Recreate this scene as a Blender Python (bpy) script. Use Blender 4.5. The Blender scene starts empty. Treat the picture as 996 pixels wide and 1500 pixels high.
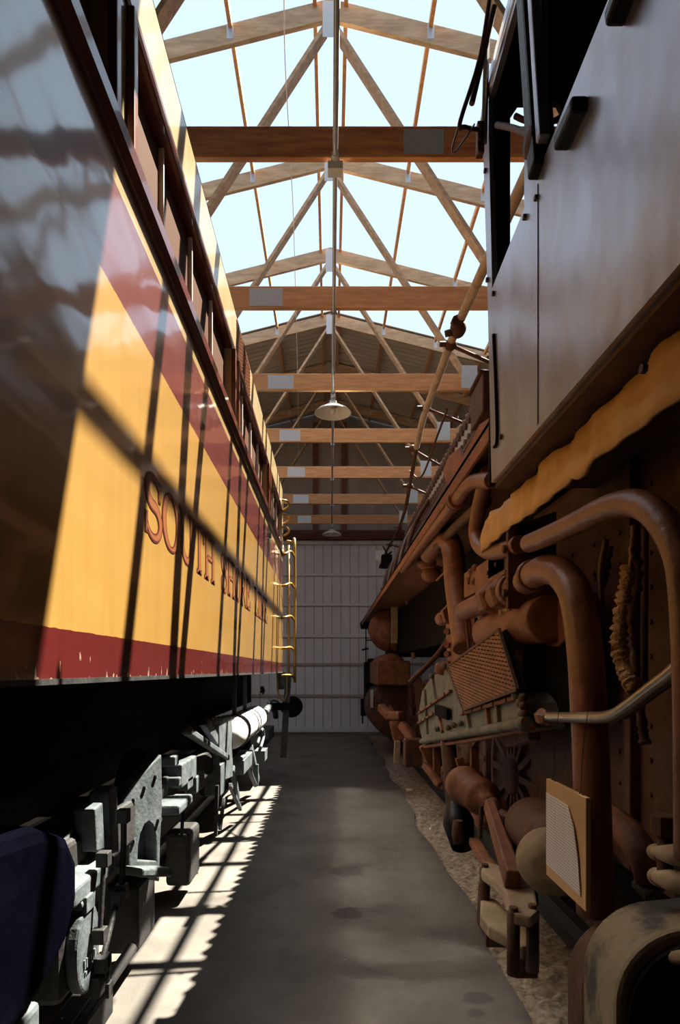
import bpy, bmesh, math, random
from mathutils import Vector, Matrix
random.seed(7)
SC = bpy.context.scene
COL = SC.collection
PI = math.pi
# ------------------------------------------------------------------ camera, sky, sun, exposure
F = 900.0; VX = 484.0; VY = 982.0; EYE = 1.7          # focal length in pixels, vanishing point, eye height
cam_d = bpy.data.cameras.new('camera'); cam = bpy.data.objects.new('camera', cam_d); COL.objects.link(cam)
cam_d.sensor_fit = 'HORIZONTAL'; cam_d.sensor_width = 36.0; cam_d.lens = 36.0 * F / 996.0
cam_d.shift_x = (498.0 - VX) / 996.0; cam_d.shift_y = (VY - 750.0) / 996.0
cam_d.clip_start = 0.05
cam.location = (0, 0, EYE); cam.rotation_euler = (PI / 2, 0, 0)
SC.camera = cam
w = bpy.data.worlds.new('sky'); SC.world = w; w.use_nodes = True
bg = w.node_tree.nodes['Background']; bg.inputs[0].default_value = (0.76, 0.96, 1.20, 1); bg.inputs[1].default_value = 1.0
sun_d = bpy.data.lights.new('sun', 'SUN'); sun = bpy.data.objects.new('sun', sun_d); COL.objects.link(sun)
sun_d.energy = 32.0; sun_d.color = (1.0, 0.93, 0.80); sun_d.angle = math.radians(0.4)
SUN = Vector((1.0, 0.72, 2.0))
sun.rotation_euler = SUN.to_track_quat('Z', 'Y').to_euler(); sun.location = (8, 8, 20)
SC.view_settings.view_transform = 'Standard'; SC.view_settings.look = 'None'
SC.view_settings.gamma = 1.0; SC.view_settings.exposure = 0.0
SC.view_settings.use_curve_mapping = False
SC.cycles.blur_glossy = 0.15; SC.cycles.sample_clamp_indirect = 80.0

def P(px, py, X):                                     # point on the plane at lateral distance X
    Y = F * X / (px - VX)
    return Vector((X, Y, EYE - (py - VY) * Y / F))
def PY(px, py, Y):                                    # point at depth Y
    return Vector(((px - VX) * Y / F, Y, EYE - (py - VY) * Y / F))
def PZ(px, py, Z):                                    # point at height Z
    Y = F * (EYE - Z) / (py - VY)
    return Vector(((px - VX) * Y / F, Y, Z))

# ------------------------------------------------------------------ materials
def new_mat(name):
    m = bpy.data.materials.new(name); m.use_nodes = True
    nt = m.node_tree; b = nt.nodes['Principled BSDF']
    return m, nt, b
def N(nt, t, **kw):
    n = nt.nodes.new(t)
    for k, v in kw.items():
        if k in n.inputs: n.inputs[k].default_value = v
        else: setattr(n, k, v)
    return n
def mat(name, c1, c2=None, rough=0.6, metal=0.0, scale=6.0, bump=0.0, bscale=None, coat=0.0, spec=0.5, stretch=(1, 1, 1), lo=0.35, hi=0.65, rvar=0.0, croug=0.06):
    m, nt, b = new_mat(name)
    L = nt.links
    tc = N(nt, 'ShaderNodeTexCoord'); mp = N(nt, 'ShaderNodeMapping'); mp.inputs['Scale'].default_value = stretch
    L.new(tc.outputs['Object'], mp.inputs[0])
    nz = N(nt, 'ShaderNodeTexNoise', Scale=scale, Detail=6.0, Roughness=0.62); L.new(mp.outputs[0], nz.inputs['Vector'])
    rp = N(nt, 'ShaderNodeValToRGB'); rp.color_ramp.elements[0].position = lo; rp.color_ramp.elements[1].position = hi
    rp.color_ramp.elements[0].color = (*c1, 1); rp.color_ramp.elements[1].color = (*(c2 or c1), 1)
    L.new(nz.outputs['Fac'], rp.inputs[0]); L.new(rp.outputs[0], b.inputs['Base Color'])
    b.inputs['Roughness'].default_value = rough; b.inputs['Metallic'].default_value = metal
    b.inputs['Specular IOR Level'].default_value = spec
    if coat: b.inputs['Coat Weight'].default_value = coat; b.inputs['Coat Roughness'].default_value = croug
    if rvar:
        mr = N(nt, 'ShaderNodeMapRange'); mr.inputs['To Min'].default_value = rough - rvar; mr.inputs['To Max'].default_value = rough + rvar
        L.new(nz.outputs['Fac'], mr.inputs['Value']); L.new(mr.outputs[0], b.inputs['Roughness'])
    if bump:
        n2 = N(nt, 'ShaderNodeTexNoise', Scale=bscale or scale * 4, Detail=4.0); L.new(mp.outputs[0], n2.inputs['Vector'])
        bp = N(nt, 'ShaderNodeBump', Strength=1.0, Distance=bump); L.new(n2.outputs['Fac'], bp.inputs['Height']); L.new(bp.outputs[0], b.inputs['Normal'])
    return m
M = {}
M['wood'] = mat('pine_timber', (0.50, 0.235, 0.095), (0.68, 0.37, 0.17), 0.7, scale=3, stretch=(1, 6, 9), bump=0.001)
M['wood_red'] = mat('reddish_timber', (0.46, 0.15, 0.05), (0.78, 0.35, 0.12), 0.7, scale=2.5, stretch=(1, 6, 9), bump=0.001)
M['wood_grey'] = mat('greyed_timber', (0.36, 0.25, 0.15), (0.56, 0.42, 0.28), 0.75, scale=3, stretch=(1, 6, 6), bump=0.001)
M['plate'] = mat('galvanised_plate', (0.42, 0.47, 0.52), (0.58, 0.62, 0.66), 0.45, 0.35, scale=20, stretch=(12, 1, 1))
M['galv'] = mat('galvanised_pipe', (0.42, 0.42, 0.42), (0.55, 0.55, 0.55), 0.35, 0.8, scale=10)
M['concrete'] = mat('concrete', (0.0722, 0.0623, 0.0517), (0.1634, 0.1459, 0.1254), 0.62, scale=1.6, bump=0.0015, bscale=60, lo=0.3, hi=0.7)
def stain(m):
    nt = m.node_tree; L = nt.links; b = nt.nodes['Principled BSDF']; src = b.inputs['Base Color'].links[0].from_socket
    tc = N(nt, 'ShaderNodeTexCoord'); nz = N(nt, 'ShaderNodeTexNoise', Scale=14.0); L.new(tc.outputs['Object'], nz.inputs['Vector'])
    for (x, y, r) in ((.76, 3.19, .05), (.72, 3.06, .025), (.15, 5.2, .12), (.12, 4.3, .08)):
        d = N(nt, 'ShaderNodeVectorMath', operation='DISTANCE'); d.inputs[1].default_value = (x, y, 0); L.new(tc.outputs['Object'], d.inputs[0])
        a = N(nt, 'ShaderNodeMath', operation='MULTIPLY_ADD'); a.inputs[1].default_value = .12; L.new(nz.outputs['Fac'], a.inputs[0]); L.new(d.outputs['Value'], a.inputs[2])
        mr = N(nt, 'ShaderNodeMapRange'); mr.inputs['From Min'].default_value = r + .06; mr.inputs['From Max'].default_value = r + .10; mr.inputs['To Min'].default_value = .45; mr.inputs['To Max'].default_value = 1.0
        L.new(a.outputs[0], mr.inputs['Value'])
        mx = N(nt, 'ShaderNodeMix', data_type='RGBA', blend_type='MULTIPLY'); mx.inputs[0].default_value = 1; L.new(src, mx.inputs[6]); L.new(mr.outputs[0], mx.inputs[7]); src = mx.outputs[2]
    L.new(src, b.inputs['Base Color'])
stain(M['concrete'])
M['gravel'] = mat('gravel', (0.20, 0.15, 0.11), (0.48, 0.39, 0.31), 0.95, scale=22, bump=0.02, bscale=40)
M['siding'] = mat('grey_blue_siding', (0.50, 0.53, 0.58), (0.58, 0.61, 0.66), 0.5, scale=2)
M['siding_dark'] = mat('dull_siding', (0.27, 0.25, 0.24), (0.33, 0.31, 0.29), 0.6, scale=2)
M['roof_metal'] = mat('roof_sheet', (0.42, 0.39, 0.33), (0.52, 0.48, 0.41), 0.55, scale=1.5, stretch=(.6, 4, 1))
M['beam_dark'] = mat('dark_beam', (0.10, 0.035, 0.02), (0.20, 0.08, 0.05), 0.7, scale=3, stretch=(1, 5, 5))
M['white'] = mat('white_enamel', (0.75, 0.73, 0.68), (0.82, 0.80, 0.76), 0.35, scale=8)
M['paper_plain'] = mat('white_paper', (0.82, 0.82, 0.80), None, 0.8)
M['maroon'] = mat('maroon_paint', (0.0570, 0.0091, 0.0068), (0.0912, 0.0152, 0.0099), 0.32, coat=0.6, scale=5, bump=0.002, bscale=3)
M['brown_wood'] = mat('varnished_brown_wood', (0.1064, 0.0243, 0.0053), (0.1596, 0.0418, 0.0099), 0.4, coat=0.4, scale=4, stretch=(6, 6, 1))
M['cream'] = mat('cream_paint', (0.3800, 0.2736, 0.1292), (0.4256, 0.3268, 0.1900), 0.3, coat=0.5, scale=4, bump=0.002, bscale=3)
M['yellow'] = mat('yellow_paint', (0.3040, 0.1748, 0.0266), (0.3648, 0.2204, 0.0456), 0.35, coat=0.5, scale=6)
M['letter_edge'] = mat('letter_outline', (0.0760, 0.0106, 0.0076), None, 0.4)
M['letter_fill'] = mat('letter_fill', (0.1748, 0.0570, 0.0190), None, 0.4)
M['black'] = mat('shaded_black', (0.004, 0.0035, 0.003), (0.010, 0.008, 0.007), 0.8, scale=5, bump=0.003, spec=0.08)  # near black: shade under and behind parts is put into the colour
M['black_gloss'] = mat('black_paint', (0.003, 0.003, 0.005), (0.006, 0.006, 0.010), 0.4, scale=7, bump=0.003, spec=0.2)
M['motor'] = mat('motor_shaded_black', (0.0008, 0.0008, 0.002), (0.0016, 0.0016, 0.004), 0.6, spec=0.05, scale=6, bump=0.003)  # the shadow over the motor case is painted into this colour
M['motor'].node_tree.nodes['Principled BSDF'].inputs['IOR'].default_value = 1.12
M['truck'] = mat('grey_cast_steel', (0.0380, 0.0471, 0.0502), (0.1102, 0.1254, 0.1307), 0.65, scale=9, bump=0.004)
M['truck_dark'] = mat('dark_cast_steel', (0.010, 0.010, 0.010), (0.032, 0.028, 0.026), 0.6, scale=9, bump=0.004)
M['rust'] = mat('rust_brown_paint', (0.14, 0.048, 0.022), (0.29, 0.112, 0.05), 0.6, scale=7, bump=0.004, bscale=30, rvar=0.12)
M['rust_dark'] = mat('dark_rust', (0.05, 0.018, 0.010), (0.12, 0.045, 0.022), 0.65, scale=8, bump=0.005, bscale=30)
M['pipe'] = mat('weathered_pipe', (0.16, 0.062, 0.032), (0.28, 0.115, 0.06), 0.38, scale=10, bump=0.003, rvar=0.1)
M['pipe_pale'] = mat('lit_pale_pipe', (0.4180, 0.2888, 0.1824), (0.6080, 0.4712, 0.3420), 0.6, scale=14, bump=0.002)  # handrail paleness stands in for sky and bounced light
M['tan'] = mat('dusty_casting', (0.28, 0.20, 0.13), (0.44, 0.34, 0.23), 0.7, scale=6, bump=0.004)
M['apron'] = mat('dusty_apron_sheet', (0.52, 0.29, 0.09), (0.70, 0.42, 0.15), 0.55, scale=5, bump=0.004, bscale=9)
M['lub'] = mat('grey_green_casting', (0.09, 0.09, 0.068), (0.18, 0.17, 0.13), 0.55, scale=9, bump=0.004)
M['steel'] = mat('bare_steel', (0.30, 0.25, 0.21), (0.42, 0.36, 0.30), 0.28, 0.8, scale=10)
M['board'] = mat('tan_board', (0.55, 0.33, 0.14), (0.62, 0.39, 0.18), 0.6, scale=5)
M['rope'] = mat('frayed_lagging', (0.30, 0.16, 0.07), (0.55, 0.36, 0.20), 0.95, scale=25, bump=0.01)
M['rubber'] = mat('dark_hose', (0.05, 0.025, 0.015), (0.10, 0.05, 0.03), 0.5, scale=12)
M['weathered'] = mat('flaking_weathered_paint', (0.05, 0.045, 0.04), (0.25, 0.19, 0.12), 0.7, scale=5, bump=0.006, bscale=25, lo=0.42, hi=0.52, stretch=(1, 1, .6))
M['boiler'] = mat('boiler_jacket', (0.07, 0.05, 0.05), (0.14, 0.10, 0.09), 0.35, scale=4, bump=0.003, coat=0.3)

def cab_mat():
    m, nt, b = new_mat('cab_paint'); L = nt.links
    tc = N(nt, 'ShaderNodeTexCoord')
    nz = N(nt, 'ShaderNodeTexNoise', Scale=2.2, Detail=8.0, Roughness=0.65)
    mp = N(nt, 'ShaderNodeMapping'); mp.inputs['Scale'].default_value = (1, 1.3, 0.7); L.new(tc.outputs['Object'], mp.inputs[0]); L.new(mp.outputs[0], nz.inputs['Vector'])
    rp = N(nt, 'ShaderNodeValToRGB'); rp.color_ramp.elements[0].position = .35; rp.color_ramp.elements[1].position = .7
    rp.color_ramp.elements[0].color = (0.20, 0.16, 0.165, 1); rp.color_ramp.elements[1].color = (0.33, 0.37, 0.50, 1)
    L.new(nz.outputs['Fac'], rp.inputs[0]); L.new(rp.outputs[0], b.inputs['Base Color'])
    mr = N(nt, 'ShaderNodeMapRange'); mr.inputs['To Min'].default_value = .22; mr.inputs['To Max'].default_value = .36
    L.new(nz.outputs['Fac'], mr.inputs['Value']); L.new(mr.outputs[0], b.inputs['Roughness'])
    b.inputs['Specular IOR Level'].default_value = 0.8
    b.inputs['Coat Weight'].default_value = 0.25; b.inputs['Coat Roughness'].default_value = 0.2; b.inputs['Metallic'].default_value = 0.6
    n2 = N(nt, 'ShaderNodeTexNoise', Scale=2.6, Detail=2.0); L.new(mp.outputs[0], n2.inputs['Vector'])
    bp = N(nt, 'ShaderNodeBump', Strength=1.0, Distance=0.012); L.new(n2.outputs['Fac'], bp.inputs['Height']); L.new(bp.outputs[0], b.inputs['Normal'])
    L.new(bp.outputs[0], b.inputs['Coat Normal'])
    return m
M['cab'] = cab_mat()

def coach_mat():
    # painted bands by height above the rail: red sill band, yellow, maroon band, pale yellow band
    m, nt, b = new_mat('coach_livery'); L = nt.links
    tc = N(nt, 'ShaderNodeTexCoord'); sp = N(nt, 'ShaderNodeSeparateXYZ'); L.new(tc.outputs['Object'], sp.inputs[0])
    nb = N(nt, 'ShaderNodeTexNoise', Scale=30.0, Detail=2.0); L.new(tc.outputs['Object'], nb.inputs['Vector'])
    wob = N(nt, 'ShaderNodeMath', operation='MULTIPLY_ADD'); wob.inputs[1].default_value = 0.006; L.new(nb.outputs['Fac'], wob.inputs[0]); L.new(sp.outputs['Z'], wob.inputs[2])
    mr = N(nt, 'ShaderNodeMapRange'); mr.inputs['From Min'].default_value = 1.6; mr.inputs['From Max'].default_value = 3.6
    L.new(wob.outputs[0], mr.inputs['Value'])
    rp = N(nt, 'ShaderNodeValToRGB'); rp.color_ramp.interpolation = 'CONSTANT'
    def pos(z): return (z - 1.6) / 2.0
    e = rp.color_ramp.elements
    red = (0.080, 0.0072, 0.0063, 1); yel = (0.35, 0.192, 0.046, 1); mar = (0.10, 0.013, 0.0115, 1); pal = (0.36, 0.24, 0.10, 1)
    e[0].position = 0; e[0].color = red; e[1].position = pos(1.818); e[1].color = yel
    x = e.new(pos(3.017)); x.color = mar
    x = e.new(pos(3.40)); x.color = pal
    L.new(mr.outputs[0], rp.inputs[0])
    # long weathering streaks
    mp = N(nt, 'ShaderNodeMapping'); mp.inputs['Scale'].default_value = (1, 9, 0.5); L.new(tc.outputs['Object'], mp.inputs[0])
    nz = N(nt, 'ShaderNodeTexNoise', Scale=2.5, Detail=6.0); L.new(mp.outputs[0], nz.inputs['Vector'])
    r2 = N(nt, 'ShaderNodeValToRGB'); r2.color_ramp.elements[0].position = .32; r2.color_ramp.elements[1].position = .6
    r2.color_ramp.elements[0].color = (.93, .91, .89, 1); r2.color_ramp.elements[1].color = (1, 1, 1, 1); L.new(nz.outputs['Fac'], r2.inputs[0])
    mx = N(nt, 'ShaderNodeMix', data_type='RGBA', blend_type='MULTIPLY'); mx.inputs[0].default_value = 1.0
    L.new(rp.outputs[0], mx.inputs[6]); L.new(r2.outputs[0], mx.inputs[7])
    # paint chips along the bottom edge
    n3 = N(nt, 'ShaderNodeTexNoise', Scale=42.0, Detail=3.0); mp3 = N(nt, 'ShaderNodeMapping'); mp3.inputs['Scale'].default_value = (1, 1, .25); L.new(tc.outputs['Object'], mp3.inputs[0]); L.new(mp3.outputs[0], n3.inputs['Vector'])
    low = N(nt, 'ShaderNodeMapRange'); low.inputs['From Min'].default_value = 1.78; low.inputs['From Max'].default_value = 1.66; low.inputs['To Min'].default_value = 0.0; low.inputs['To Max'].default_value = 0.16
    L.new(sp.outputs['Z'], low.inputs['Value'])
    ad = N(nt, 'ShaderNodeMath', operation='ADD'); L.new(n3.outputs['Fac'], ad.inputs[0]); L.new(low.outputs[0], ad.inputs[1])
    gt = N(nt, 'ShaderNodeMath', operation='GREATER_THAN'); gt.inputs[1].default_value = 0.76; L.new(ad.outputs[0], gt.inputs[0])
    m2 = N(nt, 'ShaderNodeMix', data_type='RGBA'); L.new(gt.outputs[0], m2.inputs[0]); L.new(mx.outputs[2], m2.inputs[6]); m2.inputs[7].default_value = (.35, .24, .17, 1)
    L.new(m2.outputs[2], b.inputs['Base Color'])
    b.inputs['Roughness'].default_value = 0.4; b.inputs['Specular IOR Level'].default_value = 0.4
    b.inputs['Coat Weight'].default_value = 1.0; b.inputs['Coat Roughness'].default_value = 0.09; b.inputs['Coat IOR'].default_value = 2.0
    mp4 = N(nt, 'ShaderNodeMapping'); mp4.inputs['Scale'].default_value = (1, .6, 1.3); L.new(tc.outputs['Object'], mp4.inputs[0])
    n4 = N(nt, 'ShaderNodeTexNoise', Scale=2.6, Detail=1.5); L.new(mp4.outputs[0], n4.inputs['Vector'])
    bp = N(nt, 'ShaderNodeBump', Strength=1.0, Distance=0.009); L.new(n4.outputs['Fac'], bp.inputs['Height'])
    L.new(bp.outputs[0], b.inputs['Normal']); L.new(bp.outputs[0], b.inputs['Coat Normal'])
    return m
M['coach'] = coach_mat()

def screen_mat():
    m, nt, b = new_mat('tan_window_screen'); L = nt.links
    tc = N(nt, 'ShaderNodeTexCoord'); wv = N(nt, 'ShaderNodeTexWave', bands_direction='Z', Scale=22.0, Distortion=0.3); L.new(tc.outputs['Object'], wv.inputs['Vector'])
    rp = N(nt, 'ShaderNodeValToRGB'); rp.color_ramp.elements[0].color = (0.028, 0.009, 0.0035, 1); rp.color_ramp.elements[1].color = (0.11, 0.042, 0.015, 1)
    L.new(wv.outputs['Fac'], rp.inputs[0]); L.new(rp.outputs[0], b.inputs['Base Color']); b.inputs['Roughness'].default_value = 0.8; b.inputs['Specular IOR Level'].default_value = 0.1
    return m
M['screen'] = screen_mat()

def clear_mat():
    m = bpy.data.materials.new('clear_roof_sheet'); m.use_nodes = True; nt = m.node_tree; nt.nodes.clear(); L = nt.links
    out = N(nt, 'ShaderNodeOutputMaterial'); tr = N(nt, 'ShaderNodeBsdfTransparent'); tr.inputs[0].default_value = (.97, .99, .99, 1)
    tl = N(nt, 'ShaderNodeBsdfTranslucent'); tl.inputs[0].default_value = (.9, .95, .97, 1)
    mx = N(nt, 'ShaderNodeMixShader'); mx.inputs[0].default_value = 0.008
    L.new(tr.outputs[0], mx.inputs[1]); L.new(tl.outputs[0], mx.inputs[2]); L.new(mx.outputs[0], out.inputs[0])
    return m
M['clear'] = clear_mat()

def print_mat():
    # a printed sheet: ruled frame with rows of small grey print
    m, nt, b = new_mat('printed_sheet'); L = nt.links
    tc = N(nt, 'ShaderNodeTexCoord')
    mp = N(nt, 'ShaderNodeMapping'); mp.inputs['Scale'].default_value = (1, 60, 1); L.new(tc.outputs['Object'], mp.inputs[0])
    wv = N(nt, 'ShaderNodeTexWave', bands_direction='Z', Scale=34.0, Distortion=0.0); L.new(tc.outputs['Object'], wv.inputs['Vector'])
    nz = N(nt, 'ShaderNodeTexNoise', Scale=3.0, Detail=3.0); L.new(mp.outputs[0], nz.inputs['Vector'])
    mu = N(nt, 'ShaderNodeMath', operation='MULTIPLY'); L.new(wv.outputs['Fac'], mu.inputs[0]); L.new(nz.outputs['Fac'], mu.inputs[1])
    rp = N(nt, 'ShaderNodeValToRGB'); rp.color_ramp.elements[0].position = .25; rp.color_ramp.elements[1].position = .45
    rp.color_ramp.elements[0].color = (.80, .74, .73, 1); rp.color_ramp.elements[1].color = (.46, .41, .42, 1)
    L.new(mu.outputs[0], rp.inputs[0]); L.new(rp.outputs[0], b.inputs['Base Color']); b.inputs['Roughness'].default_value = .6
    return m
M['print'] = print_mat()

# ------------------------------------------------------------------ mesh helpers
WL = {}
def obj(name, bm, m, parent=None, origin=None, bevel=0.0, slots=None):
    me = bpy.data.meshes.new(name)
    bmesh.ops.recalc_face_normals(bm, faces=bm.faces)
    if origin is None:
        lo = Vector((1e9,) * 3); hi = Vector((-1e9,) * 3)
        for v in bm.verts:
            for i in range(3): lo[i] = min(lo[i], v.co[i]); hi[i] = max(hi[i], v.co[i])
        origin = (lo + hi) / 2; origin.z = lo.z
    origin = Vector(origin)
    bmesh.ops.translate(bm, verts=bm.verts, vec=-origin)
    bm.to_mesh(me); bm.free()
    for mm in (slots or [m]): me.materials.append(mm)
    o = bpy.data.objects.new(name, me); COL.objects.link(o)
    if parent is not None:
        o.parent = parent; o.location = origin - WL[parent.name]
    else: o.location = origin
    WL[o.name] = origin
    if bevel:
        md = o.modifiers.new('bevel', 'BEVEL'); md.width = bevel; md.segments = 2; md.limit_method = 'ANGLE'; md.angle_limit = math.radians(40)
    return o
def thing(name, label, cat, loc=(0, 0, 0), group=None):
    o = bpy.data.objects.new(name, None); COL.objects.link(o); o.location = loc; o.empty_display_size = 0.2
    WL[o.name] = Vector(loc); o['label'] = label; o['category'] = cat
    if group: o['group'] = group
    return o
def tag(o, label, cat, group=None):
    o['label'] = label; o['category'] = cat
    if group: o['group'] = group
    return o
def struct(name, bm, m, parent=None, **kw):
    o = obj(name, bm, m, parent, **kw); o['kind'] = 'structure'; return o
def copy_tree(o, parent=None, off=None):
    c = o.copy(); COL.objects.link(c); c.parent = parent
    if off is not None: c.location = o.location + Vector(off)
    for ch in list(o.children): copy_tree(ch, c)
    return c
def B(): return bmesh.new()
def box(bm, a, b):
    a = Vector(a); b = Vector(b)
    vs = [bm.verts.new((x, y, z)) for x in (a.x, b.x) for y in (a.y, b.y) for z in (a.z, b.z)]
    for f in ((0, 1, 3, 2), (4, 6, 7, 5), (0, 4, 5, 1), (2, 3, 7, 6), (0, 2, 6, 4), (1, 5, 7, 3)): bm.faces.new([vs[i] for i in f])
    return vs
def bar(bm, p, q, wdt, hgt, up=(0, 0, 1), w2=None, h2=None):   # a rectangular bar from p to q
    p = Vector(p); q = Vector(q); d = (q - p).normalized(); up = Vector(up)
    s = d.cross(up)
    if s.length < 1e-4: s = d.cross(Vector((1, 0, 0)))
    s.normalize(); u = s.cross(d).normalized(); R = []
    for c, ww, hh in ((p, wdt, hgt), (q, w2 or wdt, h2 or hgt)):
        R.append([bm.verts.new(c + s * (a * ww / 2) + u * (e * hh / 2)) for a, e in ((-1, -1), (1, -1), (1, 1), (-1, 1))])
    bm.faces.new(R[0]); bm.faces.new(R[1])
    for i in range(4): bm.faces.new((R[0][i], R[0][(i + 1) % 4], R[1][(i + 1) % 4], R[1][i]))
def smooth_path(pts, n=6):
    pts = [Vector(p) for p in pts]; out = []
    for i in range(len(pts) - 1):
        p0 = pts[max(i - 1, 0)]; p1 = pts[i]; p2 = pts[i + 1]; p3 = pts[min(i + 2, len(pts) - 1)]
        for k in range(n):
            t = k / n
            out.append(0.5 * ((2 * p1) + (p2 - p0) * t + (2 * p0 - 5 * p1 + 4 * p2 - p3) * t * t + (3 * p1 - p0 - 3 * p2 + p3) * t ** 3))
    out.append(pts[-1]); return out
def tube(bm, pts, r, seg=12, n=6, smooth=True):
    if smooth and len(pts) > 2:
        rr = r
        pp = smooth_path(pts, n)
        if isinstance(r, (list, tuple)):
            rr = []
            for i in range(len(pts) - 1):
                for k in range(n): rr.append(r[i] + (r[i + 1] - r[i]) * k / n)
            rr.append(r[-1])
    else: pp = [Vector(p) for p in pts]; rr = r
    if not isinstance(rr, (list, tuple)): rr = [rr] * len(pp)
    rings = []; s = None
    for i, p in enumerate(pp):
        d = (pp[min(i + 1, len(pp) - 1)] - pp[max(i - 1, 0)]).normalized()
        if s is None: s = d.orthogonal().normalized()
        else:
            s = (s - d * s.dot(d))
            s = s.normalized() if s.length > 1e-6 else d.orthogonal().normalized()
        u = d.cross(s)
        rings.append([bm.verts.new(p + (s * math.cos(2 * PI * k / seg) + u * math.sin(2 * PI * k / seg)) * rr[i]) for k in range(seg)])
    for a, b_ in zip(rings, rings[1:]):
        for k in range(seg):
            f = bm.faces.new((a[k], a[(k + 1) % seg], b_[(k + 1) % seg], b_[k])); f.smooth = True
    bm.faces.new(rings[0]); bm.faces.new(rings[-1])
def lathe(bm, c, axis, prof, seg=28, smooth=True):      # prof: (distance along the axis, radius)
    c = Vector(c); d = Vector(axis).normalized(); s = d.orthogonal().normalized(); u = d.cross(s); rings = []
    for t, r in prof:
        r = max(r, 1e-4)
        rings.append([bm.verts.new(c + d * t + (s * math.cos(2 * PI * k / seg) + u * math.sin(2 * PI * k / seg)) * r) for k in range(seg)])
    for a, b_ in zip(rings, rings[1:]):
        for k in range(seg):
            f = bm.faces.new((a[k], a[(k + 1) % seg], b_[(k + 1) % seg], b_[k])); f.smooth = smooth
    bm.faces.new(rings[0]); bm.faces.new(rings[-1])
def prism(bm, pts, ext, holes=()):
    ext = Vector(ext); loops = []
    for lp in [pts] + list(holes):
        loops.append([bm.verts.new(Vector(p)) for p in lp])
    new = []
    if holes:
        es = []
        for lp in loops:
            for i in range(len(lp)): es.append(bm.edges.new((lp[i], lp[(i + 1) % len(lp)])))
        r = bmesh.ops.triangle_fill(bm, use_beauty=True, edges=es)
        new = [f for f in r['geom'] if isinstance(f, bmesh.types.BMFace)]
    else: new = [bm.faces.new(loops[0])]
    mp = {}
    for lp in loops:
        for v in lp: mp[v] = bm.verts.new(v.co + ext)
    for f in new: bm.faces.new([mp[v] for v in reversed(f.verts)])
    for lp in loops:
        for i in range(len(lp)):
            a, b_ = lp[i], lp[(i + 1) % len(lp)]
            bm.faces.new((a, b_, mp[b_], mp[a]))
def bolt(bm, p, axis, r=0.012, h=0.012): lathe(bm, p, axis, [(0, r), (h, r)], 6, False)
def ball(bm, c, r, sc=(1, 1, 1), seg=14):
    prof = [(-r * math.cos(PI * i / 8), r * math.sin(PI * i / 8)) for i in range(9)]
    n0 = len(bm.verts); lathe(bm, (0, 0, 0), (0, 0, 1), prof, seg)
    bm.verts.ensure_lookup_table()
    for v in bm.verts[n0:]: v.co = Vector((v.co.x * sc[0], v.co.y * sc[1], v.co.z * sc[2])) + Vector(c)

# ------------------------------------------------------------------ the setting
RZ = EYE + 6.9                                   # top of the rafters at the ridge
CH = EYE + 3.72                                  # underside of the bottom chords
TY = [4.452 + 1.855 * i for i in range(7)]
CLR_Y0, CLR_Y1, CLR_R, CLR_L = 3.87, TY[4], 3.27, -4.6  # left clear edge widened, unseen, so the cab reflects more sky
XW, YB, YE = 6.6, -4.0, 16.45
bm = B(); xs = [-6.6, -3, -1.5, -.5, .3]; ys = [YB + i * 0.25 for i in range(int((YE - YB) / .25) + 1)] + [YE]
rows = []
for y in ys:
    e = 0.985 + 0.03 * math.sin(y * 1.7) + 0.022 * math.sin(y * 4.3 + 1)
    rows.append([bm.verts.new((x, y, 0)) for x in xs] + [bm.verts.new((e, y, 0)), bm.verts.new((e + .012, y, -.07))])
for a, b_ in zip(rows, rows[1:]):
    for i in range(len(a) - 1): bm.faces.new((a[i], a[i + 1], b_[i + 1], b_[i]))
struct('floor', bm, M['concrete'], origin=(0, 0, 0))
bm = B(); rows = []
gx = [0.9 + 0.055 * i for i in range(20)] + [2.2, 2.5, 3, 4, 5, 6.5]
gy = [YB + 0.06 * i for i in range(int((YE - .06 - YB) / 0.06) + 1)]
for y in gy: rows.append([bm.verts.new((x, y, -.05 + random.uniform(-.015, .015) + .025 * math.sin(x * 6 + 1.3 * math.sin(y * 2)))) for x in gx])
for a, b_ in zip(rows, rows[1:]):
    for i in range(len(a) - 1): bm.faces.new((a[i], a[i + 1], b_[i + 1], b_[i]))
g = obj('gravel_bed', bm, M['gravel']); g['kind'] = 'stuff'; tag(g, 'brown gravel and ballast bed under the steam locomotive', 'gravel')

def roof_z(x): return RZ + 0.06 - 0.25 * abs(x)
def sheet(x0, x1, y0, y1, m, name, thick=0.004, amp=0.022, pitch=0.155, kind=None):
    bm = B(); n = max(2, int((y1 - y0) / pitch * 6)); rows = []
    for i in range(n + 1):
        y = y0 + (y1 - y0) * i / n; dz = amp * math.sin(2 * PI * y / pitch)
        rows.append([bm.verts.new((x, y, roof_z(x) + dz)) for x in (x0, x1)])
    for a, b_ in zip(rows, rows[1:]):
        f = bm.faces.new((a[0], a[1], b_[1], b_[0])); f.smooth = True
    return struct(name, bm, m)
ceil = thing('ceiling', 'grey metal roof sheets beyond and beside the clear panels', 'roof', (0, 6, RZ)); ceil['kind'] = 'structure'; del ceil['label']; del ceil['category']
def rs(*a): o = sheet(*a[:4], M['roof_metal'], 'roof_sheet'); wl = WL[o.name]; o.parent = ceil; o.location = wl - WL['ceiling']
rs(-XW, 0, YB, CLR_Y0); rs(0, XW, YB, CLR_Y0); rs(-XW, 0, CLR_Y1, YE); rs(0, XW, CLR_Y1, YE)
rs(CLR_R, XW, CLR_Y0, CLR_Y1); rs(-XW, CLR_L, CLR_Y0, CLR_Y1)
sheet(CLR_L, 0, CLR_Y0, CLR_Y1, M['clear'], 'window_1'); sheet(0, CLR_R, CLR_Y0, CLR_Y1, M['clear'], 'window_2')
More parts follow.
